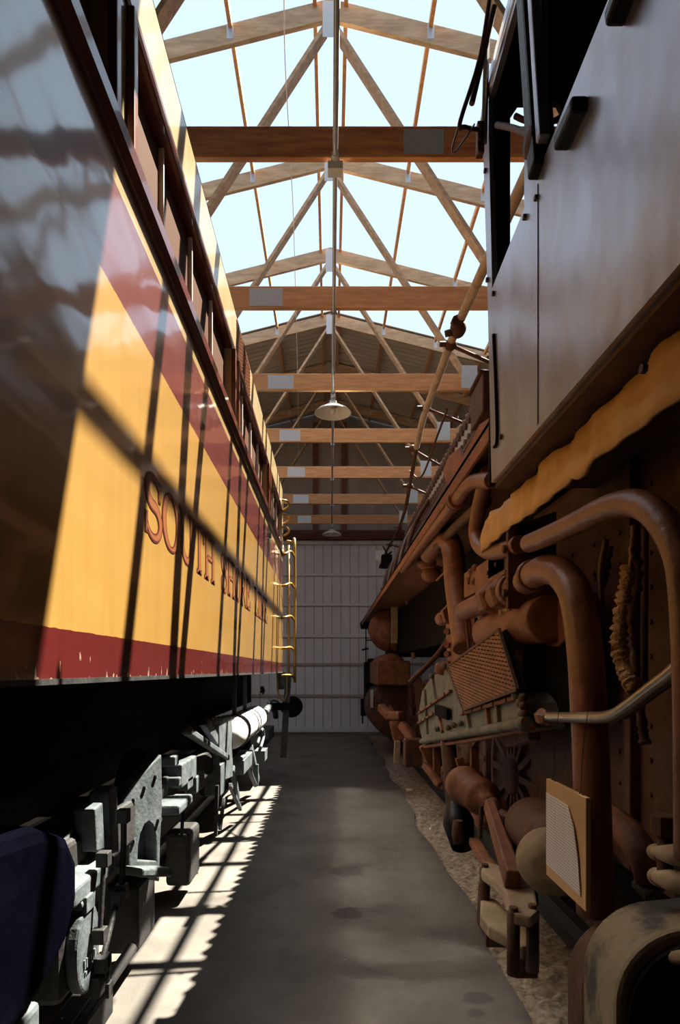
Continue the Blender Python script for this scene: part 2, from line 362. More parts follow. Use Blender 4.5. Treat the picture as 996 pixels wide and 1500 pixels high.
def wall_x(name, x, out):
    bm = B(); box(bm, (x, YB, -.1), (x + out, YE, roof_z(x) + .05)); struct(name, bm, M['siding_dark'])
wall_x('wall_left', -XW - .08, .08); wall_x('wall_right', XW, .08)
def gable(name, y, t, m, z0):
    bm = B(); prism(bm, [(-XW, y, z0), (XW, y, z0), (XW, y, roof_z(XW) + .1), (0, y, RZ + .16), (-XW, y, roof_z(XW) + .1)], (0, t, 0)); return bm
struct('wall_near', gable('', YB, -.08, None, -.1), M['siding_dark'])
bm = gable('', YE + .02, .06, None, 5.1)
for i in range(int(2 * XW / .24)): x = -XW + .1 + .24 * i; box(bm, (x, YE - .005, 5.1), (x + .03, YE + .02, roof_z(x) - .1))
struct('wall_far', bm, M['siding_dark'])
def fz(py): return EYE - (py - VY) * YE / F
bm = B(); box(bm, (-3.6, YE, .05), (3.6, YE + .05, fz(794)))
for i in range(30): x = -3.55 + .24 * i; box(bm, (x, YE - .012, .1), (x + .022, YE, fz(794)))
door = struct('door_1', bm, M['siding'])
for i in range(30):
    x = -3.56 + .24 * i; bm = B(); box(bm, (x - .012, YE - .006, .1), (x + .010, YE - .001, fz(794))); obj('rib_shade_strip', bm, M['siding_dark'], door)  # dark strips paint the shade beside the door ribs
for j, py in enumerate((842, 886, 932, 973, 1019)):
    bm = B(); box(bm, (-3.6, YE - .05, fz(py) - .035), (3.6, YE - .004, fz(py) + .035)); o = obj('door_rail', bm, M['siding_dark'] if j > 2 else M['siding'], door, bevel=.004)
bm = B(); box(bm, (-3.6, YE - .06, fz(798)), (3.6, YE - .002, fz(793))); obj('door_top_trim', bm, M['siding'], door)
bm = B(); box(bm, (-3.6, YE - .07, .06), (3.6, YE - .002, .17)); obj('door_bottom_trim', bm, M['siding'], door)
bm = B(); box(bm, (-XW, YE - .16, -.2), (XW, YE + .1, .06)); struct('baseboard_far', bm, M['concrete'])
bm = B(); box(bm, (-XW, YE - .14, fz(791)), (XW, YE - .005, fz(778)))
struct('trim_1', bm, M['beam_dark'], bevel=.006)
for k, x in enumerate((-.40, .36)):
    bm = B(); box(bm, (x - .07, YE - .12, fz(778)), (x + .07, YE - .01, RZ - .3)); struct('trim_%d' % (k + 2), bm, M['beam_dark'])
for k, (s, x0, x1) in enumerate(((-1, -XW, -3.6), (1, 3.6, XW))):
    bm = B(); box(bm, (x0, YE, -.1), (x1, YE + .06, 5.2)); struct('wall_far_%s' % ('left' if s < 0 else 'right'), bm, M['siding_dark'])

# trusses -----------------------------------------------------------
def truss(y, label, splice, wood):
    t = thing('roof_truss', label, 'truss', (0, y, CH), 'timber roof trusses'); th = .05
    bm = B(); box(bm, (-XW + .02, y, CH), (XW - .02, y + th, CH + .225)); obj('bottom_chord', bm, wood, t, bevel=.004)
    for s in (-1, 1):
        bm = B(); prism(bm, [(0, y, RZ), (s * (XW - .05), y, RZ - .25 * (XW - .05)), (s * (XW - .05), y, RZ - .25 * (XW - .05) - .21), (0, y, RZ - .21)], (0, th, 0)); obj('rafter', bm, M['wood_grey'], t, bevel=.004)
        bm = B(); bar(bm, (s * .05, y + .07, RZ - .26), (s * 1.88, y + .07, CH + .1), .038, .135, (0, 1, 0)); obj('web', bm, M['wood_grey'], t)
        bm = B(); bar(bm, (s * 1.95, y + .07, CH + .1), (s * 3.9, y + .07, RZ - .25 * 3.9 - .1), .038, .12, (0, 1, 0)); obj('web', bm, M['wood_grey'], t)
        bm = B(); bar(bm, (s * 4.0, y + .07, RZ - .25 * 4.0 - .1), (s * 5.4, y + .07, CH + .1), .038, .12, (0, 1, 0)); obj('web', bm, M['wood_grey'], t)
        bm = B(); box(bm, (s * 1.74, y - .004, CH + .03), (s * 1.95, y, CH + .33)); obj('gusset_plate', bm, M['plate'], t)
    bm = B(); box(bm, (-.08, y - .004, RZ - .4), (.08, y, RZ - .03)); obj('gusset_plate', bm, M['plate'], t)
    bm = B(); box(bm, (splice[0], y - .004, CH + .02), (splice[1], y, CH + .2)); obj('splice_plate', bm, M['plate'], t)
    for x in (-2.03, -1.03, 1.03, 2.03):
        bm = B(); z = RZ - .25 * abs(x); box(bm, (x - .035, y - .003, z - .16), (x + .035, y, z - .01)); obj('purlin_hanger', bm, M['plate'], t)
    return t
TL = ['first timber roof truss from the camera, its splice plate right of the conduit',
      'second timber roof truss from the camera, its splice plate left of the conduit',
      'third timber roof truss from the camera, directly above the white pendant lamp',
      'fourth timber roof truss from the camera, crossing just below the white pendant lamp shade',
      'fifth timber roof truss from the camera, second one behind the pendant lamp',
      'sixth timber roof truss from the camera, second from the far wall',
      'seventh timber roof truss from the camera, the one closest to the far wall']
truss(TY[0], TL[0], (.53, .82), M['wood_red'])
T2 = truss(TY[1], TL[1], (-.83, -.49), M['wood'])
for i in range(2, 7):
    c = copy_tree(T2, None, (0, TY[i] - TY[1], 0)); c['label'] = TL[i]
PN = {.16: 'nearest the ridge', 1.03: 'second out from the ridge', 2.03: 'third out from the ridge', 2.99: 'fourth out from the ridge', 4.1: 'fifth out from the ridge', 5.2: 'sixth out from the ridge'}
proto = None
for s in (-1, 1):
    for x, nm in PN.items():
        if proto is None:
            bm = B(); box(bm, (s * x - .02, 2.4, RZ - .25 * x - .045), (s * x + .02, YE - .02, RZ - .25 * x + .03)); proto = obj('roof_purlin', bm, M['wood']); base = proto.location.copy(); o = proto
        else: o = proto.copy(); COL.objects.link(o); o.location = (s * x, base.y, RZ - .25 * x + (base.z - (RZ - .04)))
        tag(o, 'timber roof purlin, %s slope, %s' % ('left' if s < 0 else 'right', nm), 'purlin', 'roof purlins')

# conduit, lamps, wire ----------------------------------------------
CX = .035; CZ = CH - .022
t = thing('conduit_line', 'steel electrical conduit running along the middle under the roof trusses', 'conduit', (CX, 8, CZ))
bm = B(); tube(bm, [(CX, 1.5, CZ), (CX, YE - .2, CZ)], .018, 10, smooth=False); obj('conduit', bm, M['galv'], t)
for y in TY:
    bm = B(); box(bm, (CX - .03, y + .005, CZ - .022), (CX + .03, y + .045, CZ + .021)); obj('clamp', bm, M['galv'], t)
bm = B(); box(bm, (CX - .055, TY[0] - .02, CZ - .075), (CX + .055, TY[0] + .07, CZ - .017)); lathe(bm, (CX, TY[0] - .06, CZ), (0, 1, 0), [(0, .026), (.05, .026)], 12); obj('junction_box', bm, M['white'], t, bevel=.005)
def lamp(y, label):
    z = CZ - .024
    t = thing('pendant_lamp', label, 'lamp', (CX, y, z), 'pendant lamps')
    bm = B(); lathe(bm, (CX, y, z - .1), (0, 0, 1), [(0, .014), (.095, .014)], 10); ball(bm, (CX, y, z - .045), .035); obj('stem', bm, M['galv'], t)
    bm = B(); lathe(bm, (CX, y, z), (0, 0, -1), [(.08, .02), (.085, .045), (.17, .055), (.18, .03)], 20); obj('socket', bm, M['galv'], t)
    bm = B()
    pr = [(.12, .055), (.15, .08), (.175, .14), (.205, .20), (.24, .238), (.25, .245), (.249, .236), (.237, .226), (.205, .188), (.18, .13), (.16, .06)]
    lathe(bm, (CX, y, z), (0, 0, -1), pr, 32); obj('lamp_shade', bm, M['white'], t)
    bm = B(); ball(bm, (CX, y, z - .225), .04); obj('bulb', bm, M['white'], t)
    return t
L1 = lamp(TY[2] + .02, 'white enamel pendant lamp hanging in front of the fourth roof truss')
L2 = copy_tree(L1, None, (0, TY[6] - TY[2] - .1, -.0)); L2['label'] = 'small far pendant lamp in shadow just above the far door'
bm = B(); tube(bm, [PY(416, -20, 4.4), PY(418, 100, 5.2), PY(429, 300, 6.6), PY(432, 400, 7.8), PY(436, 560, 11), PY(438, 700, 15)], .004, 6)
tag(obj('hanging_wire', bm, M['white']), 'thin pale wire strung under the roof left of the conduit', 'wire')
bm = B(); a = PY(550, 821, YE - .02); b_ = PY(567, 806, YE - .02); box(bm, (a.x, a.y - .006, a.z), (b_.x, b_.y, b_.z))
tag(obj('wall_notice', bm, M['paper_plain']), 'white blank-looking notice fixed high on the far door', 'notice')

# rails ---------------------------------------------------------------
def rail(x, label, z0):
    bm = B(); pf = [(-.07, 0), (.07, 0), (.07, .012), (.012, .03), (.012, .1), (.035, .108), (.035, .15), (-.035, .15), (-.035, .108), (-.012, .1), (-.012, .03), (-.07, .012)]
    prism(bm, [(x + a, YB + .1, z0 + b_) for a, b_ in pf], (0, YE - YB - .3, 0)); tag(obj('steel_rail', bm, M['truck_dark']), label, 'rail', 'track rails')
rail(-1.53, 'steel rail under the aisle side of the yellow coach', 0); rail(-2.97, 'steel rail under the far side of the yellow coach', 0)
rail(1.53, 'steel rail under the aisle side of the locomotive', .0); rail(2.97, 'steel rail under the far side of the locomotive', .0)

# ------------------------------------------------------------------ the yellow coach (left)
D = .75
CO = thing('passenger_coach', 'yellow and maroon electric passenger coach with serif lettering, on the left track', 'railway coach', (-2.25, 3, 0))
CY0, CY1 = -3.0, 9.72
def zr(r): return EYE + D * r
Z0, ZB0, ZB1, ZW1, ZL1 = zr(-.036), zr(2.40), zr(2.56), zr(3.3), zr(3.78)
bm = B(); n = 60; rows = []
for i in range(n + 1):
    y = CY0 + (CY1 - CY0) * i / n
    rows.append([bm.verts.new((-D, y, Z0 + (ZB0 + .02 - Z0) * k / 10)) for k in range(11)])
for a, b_ in zip(rows, rows[1:]):
    for k in range(10): f = bm.faces.new((a[k], a[k + 1], b_[k + 1], b_[k]))
r_ = bmesh.ops.extrude_face_region(bm, geom=list(bm.faces)); bmesh.ops.translate(bm, verts=[v for v in r_['geom'] if isinstance(v, bmesh.types.BMVert)], vec=(-.05, 0, 0))
SIDE = obj('side_panel', bm, M['coach'], CO, origin=(-D, 0, 0))
bm = B(); pf = [(-.02, ZB0), (.02, ZB0), (.042, ZB0 + .03), (.045, ZB0 + .08), (.03, ZB0 + .115), (-.02, ZB1)]
prism(bm, [(-D + a, CY0, z) for a, z in pf], (0, CY1 - CY0, 0)); obj('belt_rail', bm, M['maroon'], CO, bevel=.006)
bm = B(); pf = [(-.09, ZW1 - .02), (.004, ZW1 - .02), (.012, ZW1), (.012, ZW1 + .03), (-.02, ZW1 + .035)]
prism(bm, [(-D + a, CY0, z) for a, z in pf], (0, CY1 - CY0, 0)); obj('drip_rail', bm, M['maroon'], CO, bevel=.005)
bm = B(); box(bm, (-D - .05, CY0, ZW1), (-D, CY1, ZL1)); obj('letterboard', bm, M['cream'], CO, bevel=.01)
# roof of the coach, rounded
bm = B(); pf = [(-D, ZL1)] + [(-2.25 + 1.5 * math.cos(a) ** .8 if math.cos(a) > 0 else -2.25, ZL1 + .42 * math.sin(a)) for a in [PI / 2 * k / 8 for k in range(1, 9)]]
pf2 = pf + [(-4.5 - x, z) for x, z in reversed(pf[:-1])]
prism(bm, [(x, CY0, z) for x, z in pf2], (0, CY1 - CY0, 0)); obj('roof', bm, M['truck_dark'], CO)
bm = B(); box(bm, (-3.75, CY0, Z0), (-3.7, CY1, ZL1)); obj('far_side_panel', bm, M['maroon'], CO)
bm = B(); box(bm, (-3.72, CY0, Z0), (-.80, CY1, Z0 + .08)); obj('underframe_floor', bm, M['black'], CO)
bm = B(); box(bm, (-3.75, CY1 - .06, Z0), (-D - .01, CY1, ZL1 + .1)); obj('end_panel', bm, M['maroon'], CO)
# window band: posts, mullions, screens
posts = [(-.52, -.30), (2.08, 2.30), (4.68, 4.90), (7.28, 7.50)]
XR = -.79
bm = B(); box(bm, (XR - .06, CY0, ZB1 - .1), (XR - .03, CY1 - .06, ZW1 + .05)); obj('window_backing', bm, M['black'], CO)
for (a, b_) in posts:
    bm = B(); box(bm, (XR - .03, a, ZB1 - .03), (-D - .004, b_, ZW1)); pl = obj('window_post', bm, M['cream'], CO)
    for y in (a, b_ - .035):
        bm = B(); box(bm, (-D - .004, y, ZB1 - .02), (-D + .028, y + .045, ZW1 - .02)); obj('post_strip', bm, M['brown_wood'], pl, bevel=.005)
bm = B(); box(bm, (XR - .03, 9.5, ZB1 - .03), (-D - .002, CY1, ZW1)); obj('window_post', bm, M['cream'], CO)
spans = [(-2.9, -.52), (-.30, 2.08), (2.30, 4.68), (4.90, 7.28), (7.50, 9.5)]
for (a, b_) in spans:
    k = 4; dy = (b_ - a) / k
    for i in range(k):
        y0 = a + i * dy
        bm = B(); box(bm, (XR - .028, y0 + .015, ZB1 - .03), (XR - .018, y0 + dy - .015, ZW1)); wd = obj('window_screen', bm, M['screen'], CO)
        if i:
            bm = B(); box(bm, (XR - .02, y0 - .008, ZB1 - .03), (XR + .006, y0 + .008, ZW1)); obj('window_mullion', bm, M['white'], CO, bevel=.003)
bm = B()
for i in range(11):
    for j in range(9):
        y = 4.9 + .075 * i; z = ZW1 + .07 + .03 * j; box(bm, (-D - .002, y, z), (-D + .006, y + .055, z + .014))
obj('reflection_dots', bm, M['brown_wood'], CO)  # small bars stand in for a dotted reflection on the letterboard
# lettering ------------------------------------------------------------
LZ0, LZ1 = zr(.742), zr(1.10); LH = LZ1 - LZ0
def arc(cx, cy, rx, ry, a0, a1, n=14): return [(cx + rx * math.cos(math.radians(a0 + (a1 - a0) * i / n)), cy + ry * math.sin(math.radians(a0 + (a1 - a0) * i / n))) for i in range(n + 1)]
K, TN = .155, .055                                  # thick and thin stroke in cap heights
def vstem(x, ww=K): return [([(x, 0), (x, 1)], ww), ([(x - .16, .03), (x + .16, .03)], .06), ([(x - .16, .97), (x + .16, .97)], .06)]
GL = {
 'S': (.74, [(arc(.37, .74, .26, .22, 20, 270, 18) + arc(.37, .27, .29, .25, 90, -160, 18), None), ([(.62, .66), (.62, .95)], .06), ([(.08, .05), (.08, .34)], .06)]),
 'O': (.88, [(arc(.44, .5, .35, .46, 0, 360, 36), None)]),
 'U': (.90, [([(.18, .97), (.18, .35)] + arc(.45, .34, .27, .29, 180, 360, 14) + [(.72, .97)], .12), ([(.02, .97), (.34, .97)], .06), ([(.58, .97), (.86, .97)], .06)]),
 'T': (.80, [([(.40, 0), (.40, 1)], K), ([(.05, .96), (.75, .96)], .08), ([(.06, .72), (.06, .99)], .06), ([(.74, .72), (.74, .99)], .06), ([(.24, .03), (.56, .03)], .06)]),
 'H': (.92, vstem(.18) + vstem(.74) + [([(.18, .5), (.74, .5)], .08)]),
 'R': (.88, vstem(.18) + [([(.18, .95), (.42, .95)] + arc(.45, .73, .22, .22, 90, -90, 10) + [(.18, .50)], .09), ([(.42, .5), (.78, .03)], K), ([(.68, .03), (.88, .03)], .06)]),
 'E': (.78, vstem(.18) + [([(.1, .96), (.68, .96)], .08), ([(.1, .04), (.70, .04)], .08), ([(.18, .52), (.5, .52)], .07), ([(.68, .74), (.68, .99)], .06), ([(.70, .01), (.70, .28)], .06), ([(.5, .4), (.5, .64)], .05)]),
 'L': (.76, vstem(.18) + [([(.1, .04), (.68, .04)], .08), ([(.68, .01), (.68, .30)], .06)]),
 'I': (.42, vstem(.2)),
 'N': (.92, [([(.16, 0), (.16, 1)], TN), ([(.74, 0), (.74, 1)], TN), ([(.16, 1), (.74, 0)], K), ([(.02, .97), (.28, .97)], .06), ([(.02, .03), (.30, .03)], .06), ([(.60, .97), (.88, .97)], .06)]),
}
def stroke(bm, pts, ww, y0, sx, h, grow, mi):
    if len(pts) < 2: return
    n = len(pts); L_ = []; R_ = []
    closed = (Vector(pts[0]) - Vector(pts[-1])).length < 1e-5
    for i, p in enumerate(pts):
        if closed: a = pts[(i - 1) % (n - 1)]; b_ = pts[(i + 1) % (n - 1)]
        else: a = pts[max(i - 1, 0)]; b_ = pts[min(i + 1, n - 1)]
        d = Vector((b_[0] - a[0], b_[1] - a[1])).normalized(); nn = Vector((-d.y, d.x))
        if ww is None: w0 = TN + (K - TN) * abs(d.y) ** 1.5 if n > 30 and closed else TN + (K - TN) * math.sin(PI * i / (n - 1)) ** 1.2
        else: w0 = ww
        w0 = max(w0 + grow, .012); q = Vector(p)
        if not closed and i == 0: q = q - d * grow / 2
        if not closed and i == n - 1: q = q + d * grow / 2
        for lst, s in ((L_, 1), (R_, -1)):
            v = q + nn * (s * w0 / 2); lst.append(bm.verts.new((-D + h, y0 + v.x * sx, LZ0 + v.y * LH)))
    for i in range(n - 1): f = bm.faces.new((L_[i], L_[i + 1], R_[i + 1], R_[i])); f.material_index = mi
def word(bm, s, y0, y1):
    tw = sum(GL[c][0] for c in s); sx = (y1 - y0) / tw; y = y0
    for c in s:
        for pts, ww in GL[c][1]:
            stroke(bm, pts, ww, y, sx, .0025, .05, 0); stroke(bm, pts, ww, y, sx, .0035, -.015, 1)
        y += GL[c][0] * sx
for wtxt, wa, wb in (('SOUTH', 2.47, 3.98), ('SHORE', 4.2, 5.75), ('LINE', 6.05, 7.3)):
  bm = B(); word(bm, wtxt, wa, wb)
  for f in bm.faces:
      f.normal_update()
      if f.normal.x < 0: f.normal_flip()
  me = bpy.data.meshes.new('lettering'); bmesh.ops.translate(bm, verts=bm.verts, vec=(D, 0, 0)); bm.to_mesh(me); bm.free()
  me.materials.append(M['letter_edge']); me.materials.append(M['letter_fill'])
  o = bpy.data.objects.new('lettering', me); COL.objects.link(o); o.parent = SIDE
bm = B(); box(bm, (-D - .012, CY0, Z0 - .012), (-D + .004, CY1, Z0 + .004)); obj('sill_edge', bm, M['truck_dark'], CO)
# ladder, grab irons and end steps at the far corner
ye = 9.75
def cz(py, y=9.8): return EYE - (py - VY) * y / F
LD = None
bm = B(); tube(bm, [(-.57, 9.80, cz(1000)), (-.57, 9.80, cz(805)), (-.60, 9.80, cz(795)), (-.70, 9.78, cz(793))], .022, 10, n=4); LD = obj('ladder_rail', bm, M['yellow'], CO)
bm = B(); tube(bm, [(-.66, 9.74, cz(985)), (-.66, 9.74, cz(800))], .017, 10); obj('ladder_rail', bm, M['yellow'], CO)
for py in (812, 858, 905, 950, 990):
    bm = B(); tube(bm, [(-.75, 9.45, cz(py, 9.45)), (-.69, 9.45, cz(py, 9.45) + .01), (-.62, 9.6, cz(py) + .01), (-.585, 9.78, cz(py) - .03)], .02, 8, n=4); obj('rung', bm, M['yellow'], CO)
for py in (740, 760, 778):
    bm = B(); tube(bm, [(-.76, 9.5, cz(py)), (-.68, 9.55, cz(py)), (-.66, 9.7, cz(py) - .04), (-.75, 9.72, cz(py) - .1)], .016, 8, n=4); obj('grab_iron', bm, M['yellow'], CO)
bm = B(); tube(bm, [(-.69, 9.72, cz(985)), (-.69, 9.72, cz(1015)), (-.74, 9.70, cz(1026)), (-.82, 9.68, cz(1015)), (-.84, 9.68, cz(985))], .014, 8); obj('stirrup_step', bm, M['yellow'], CO)
bm = B(); bar(bm, (-.67, 9.82, cz(985)), (-.755, 9.82, cz(1110)), .10, .03, (0, 1, 0)); box(bm, (-.86, 9.83, cz(1010)), (-.70, 9.84, cz(985))); obj('step_plank', bm, M['truck'], CO, bevel=.004)
bm = B(); lathe(bm, (-.62, 10.05, cz(1036)), (0, -1, 0), [(0, .17), (.2, .17), (.24, .1)], 16); box(bm, (-1.0, 9.72, cz(1040)), (-.62, 9.95, cz(1030))); obj('end_buffer', bm, M['black'], CO)
# underframe and trucks
bm = B(); box(bm, (-1.24, CY0, 1.22), (-1.2, 9.3, Z0)); box(bm, (-3.3, CY0, 1.22), (-3.26, 9.3, Z0))
for k in range(60): bolt(bm, (-1.2, CY0 + .2 * k + .1, 1.29), (1, 0, 0), .014, .012)
obj('side_sill_girder', bm, M['black'], CO)
bm = B(); box(bm, (-2.6, CY0, .75), (-1.9, 9.3, Z0)); obj('centre_sill', bm, M['black'], CO)
def wheel(bm, y, r=.44, z=.625, x=-1.47):
    lathe(bm, (x - .1, y, z), (1, 0, 0), [(0, r + .025), (.03, r + .025), (.035, r), (.13, r - .01), (.13, r - .07), (.10, r - .09), (.09, .16), (.15, .14), (.2, .10)], 36)
def plate(pts, X, th, holes=(), name='pedestal', m='truck', par=None, bv=.008):
    bm = B(); prism(bm, [P(a, b_, X) for a, b_ in pts], (-th if X < 0 else th, 0, 0), [[P(a, b_, X) for a, b_ in h] for h in holes]); return obj(name, bm, M[m], par or CO, bevel=bv)
bm = B(); box(bm, (-1.16, 1.2, .80), (-1.03, 5.9, 1.02)); TR = obj('truck', bm, M['truck_dark'], CO, bevel=.02)
for y in (2.55, 4.85):
    bm = B(); wheel(bm, y); lathe(bm, (-3.4, y, .625), (1, 0, 0), [(0, .08), (2.2, .08)], 14); obj('wheelset', bm, M['black'], TR)
bm = B(); box(bm, (-1.16, 7.2, .80), (-1.03, 9.4, 1.02)); TR2 = obj('truck', bm, M['truck_dark'], CO, bevel=.02)
for y in (7.6, 9.2):
    bm = B(); wheel(bm, y, .4, .585); lathe(bm, (-3.4, y, .585), (1, 0, 0), [(0, .08), (2.2, .08)], 14); obj('wheelset', bm, M['black'], TR2)
# pieces of the near truck, nearest first
X = -1.0
pA, pB = Vector((-1.06, 3.17, 0)), Vector((-.945, 3.445, 0))
def PL(px, py):                                       # point on the upright plane of the pedestal
    k = (px - VX) / F; dx, dy = pB.x - pA.x, pB.y - pA.y
    t = (k * pA.y - pA.x) / (dx - k * dy); Y = pA.y + t * dy
    return Vector((k * Y, Y, EYE - (py - VY) * Y / F))
nP = Vector((.275, -.115, 0)).normalized()
bm = B(); prism(bm, [PL(a, b_) for a, b_ in ((180, 1172), (192, 1150), (237, 1105), (238, 1180), (235, 1235), (234, 1292), (226, 1285), (226, 1270), (190, 1276), (188, 1240))], nP * -.08,
      [[PL(a, b_) for a, b_ in ((202, 1260), (203, 1238), (206, 1222), (212, 1208), (218, 1204), (224, 1209), (228, 1225), (229, 1245), (229, 1261))]])
PD = obj('pedestal', bm, M['truck'], TR, bevel=.008)
bm = B(); a = PL(186, 1268); b_ = PL(232, 1268); prism(bm, [a - nP * .09, b_ - nP * .09, b_ + nP * .10, a + nP * .10], (0, 0, -.05)); obj('pedestal_shelf', bm, M['truck'], TR, bevel=.012)
bm = B(); c_ = [PL(a, b_) - nP * .085 for a, b_ in ((192, 1285), (192, 1200), (232, 1195), (232, 1285))]; prism(bm, c_, nP * -.05); obj('pedestal_liner', bm, M['truck'], TR)
for a, b_ in ((196, 1170), (212, 1152), (228, 1136), (196, 1230), (232, 1200)):
    bm = B(); bolt(bm, PL(a, b_), nP, .014, .016); obj('pedestal_bolt', bm, M['truck'], PD)
bm = B(); a = P(222, 1194, X); b_ = P(252, 1180, X); box(bm, (X - .1, a.y + .15, a.z - .04), (X + .12, a.y + .5, a.z + .02)); obj('spring_cap', bm, M['truck'], TR, bevel=.015)
plate([(86, 1236), (118, 1200), (152, 1165), (156, 1242), (118, 1262), (90, 1262)], X - .06, .08, (), 'frame_web', 'truck', TR)
bm = B(); p = [P(90, 1262, X - .06), P(118, 1268, X - .06), P(156, 1243, X - .06)]
a = P(86, 1268, X); b_ = P(152, 1240, X)
prism(bm, [(X - .1, a.y, .92), (X + .05, a.y + .02, .885), (X + .05, b_.y, .885), (X - .1, b_.y, .94)], (0, 0, -.075)); obj('frame_ledge', bm, M['truck'], TR, bevel=.012)
for k, (px0, wd, y0, y1) in enumerate(((139, 12, 1185, 1248), (160, 12, 1160, 1252))):
    plate([(px0, y0), (px0 + wd, y0 - 10), (px0 + wd + 3, y1 - 4), (px0 + 3, y1)], X + .03, .09, (), 'frame_rib', 'truck', TR)
for pts, r in (([(152, 1258), (150, 1300), (146, 1370)], .011), ([(172, 1318), (160, 1365), (149, 1412)], .013), ([(181, 1195), (181, 1240), (178, 1305)], .014), ([(268, 1180), (266, 1230)], .012), ([(152, 1408), (154, 1448)], .022)):
    bm = B(); tube(bm, [P(a, b_, X + .08) for a, b_ in pts], r, 8)
    for e in (pts[0], pts[-1]): c = P(e[0], e[1], X + .08); box(bm, c - Vector((.025, .025, .03)), c + Vector((.025, .025, .03)))
    obj('brake_hanger', bm, M['truck_dark'], TR, bevel=.004)
# journal box lid, an oval plate with raised marks
bm = B(); c = P(131, 1388, X + .05); ov = [(c.x, c.y + .115 * math.cos(a), c.z + .175 * math.sin(a) * (1 if math.sin(a) > 0 else 1)) for a in [2 * PI * k / 28 for k in range(28)]]
prism(bm, ov, (-.05, 0, 0)); JB = obj('journal_lid', bm, M['truck'], TR, bevel=.012)
bm = B()
for k in range(6): box(bm, (c.x - .002, c.y - .06 + .02 * k, c.z - .06), (c.x + .006, c.y - .048 + .02 * k, c.z - .025))
for k in range(5): box(bm, (c.x - .002, c.y - .05 + .02 * k, c.z - .085), (c.x + .006, c.y - .038 + .02 * k, c.z - .073))
obj('raised_marks', bm, M['truck'], JB)
bm = B(); q = c + Vector((-.02, 0, .17)); box(bm, q - Vector((.03, .05, .02)), q + Vector((.03, .05, .045))); lathe(bm, q + Vector((.0, -.07, .02)), (0, 1, 0), [(0, .02), (.14, .02)], 10); obj('lid_hinge', bm, M['truck'], JB, bevel=.005)
bm = B(); box(bm, (c.x - .35, c.y - .15, c.z - .16), (c.x - .05, c.y + .15, c.z + .16)); obj('journal_box', bm, M['truck_dark'], TR, bevel=.03)
bm = B(); q = P(143, 1435, X + .06); box(bm, q - Vector((.05, .05, .05)), q + Vector((.03, .08, .03))); obj('brake_pin_block', bm, M['truck_dark'], TR, bevel=.008)
# big black motor case, nearest the camera
bm = B(); cc = (1.72, .93)
pf = [(cc[0] + .58 * math.cos(a) * (1 if abs(math.cos(a)) < .8 else .96), cc[1] + .30 * math.sin(a)) for a in [2 * PI * (k + .5) / 14 for k in range(14)]]
prism(bm, [(-.92, y, z) for y, z in pf], (-.5, 0, 0)); MC = obj('motor_case', bm, M['motor'], TR, bevel=.05)
bm = B(); box(bm, (-1.1, 1.85, .25), (-.95, 2.02, .62)); obj('motor_bracket', bm, M['truck'], TR, bevel=.02)
bm = B(); box(bm, (-1.12, 2.28, .17), (-.97, 2.75, .30)); tube(bm, [(-1.0, 1.6, .28), (-1.0, 3.1, .3)], .03, 8); obj('pedestal_tie', bm, M['truck_dark'], TR, bevel=.01)
for (a, b_, c_, d_) in ((190, 1296, 222, 1355), (270, 1220, 300, 1255)):
    p = P(a, b_, X - .06); q = P(c_, d_, X - .06); bm = B(); box(bm, (X - .2, p.y, q.z), (X - .02, p.y + .35, p.z)); obj('brake_shoe', bm, M['truck_dark'], TR, bevel=.03)  # darker steel paints in the shade on the brake shoes
# far half of the near truck
plate([(321, 1052), (340, 1048), (341, 1092), (341, 1138), (322, 1146)], X + .03, .08, (), 'pedestal', 'truck', TR)
bm = B(); bar(bm, P(273, 1070, X + .03), P(332, 1110, X + .03), .06, .05); ball(bm, P(274, 1070, X + .03), .04); obj('equaliser_arm', bm, M['truck'], TR, bevel=.01)
plate([(300, 1062), (310, 1055), (326, 1090), (320, 1092)], X + .02, .05, (), 'frame_rib', 'truck', TR)
bm = B()
for k in range(7): c = P(302 + 6.2 * k, 1058 - 1.2 * k, X); ball(bm, c, .035)
obj('frame_bolts', bm, M['truck'], TR)
for (a, b_, c_, d_, m) in ((262, 1120, 284, 1138, 'truck'), (271, 1140, 279, 1152, 'truck'), (284, 1138, 296, 1152, 'truck'), (252, 1108, 258, 1120, 'truck'), (320, 1120, 326, 1160, 'truck'), (258, 1140, 262, 1150, 'truck')):
    p = P(a, b_, X + .02); q = P(c_, d_, X + .02); bm = B(); box(bm, (X - .1, min(p.y, q.y), min(p.z, q.z)), (X + .04, max(p.y, q.y), max(p.z, q.z))); obj('spring_block', bm, M[m], TR, bevel=.01)
bm = B(); bar(bm, P(340, 1125, X), P(348, 1170, X), .05, .08); bar(bm, P(337, 1150, X), P(352, 1185, X), .04, .05); obj('brake_lever', bm, M['truck'], TR, bevel=.01)
bm = B(); bar(bm, P(318, 1150, X + .02), P(316, 1225, X + .02), .03, .04); bar(bm, P(328, 1170, X + .02), P(322, 1215, X + .02), .03, .04); obj('brake_lever', bm, M['truck_dark'], TR, bevel=.006)
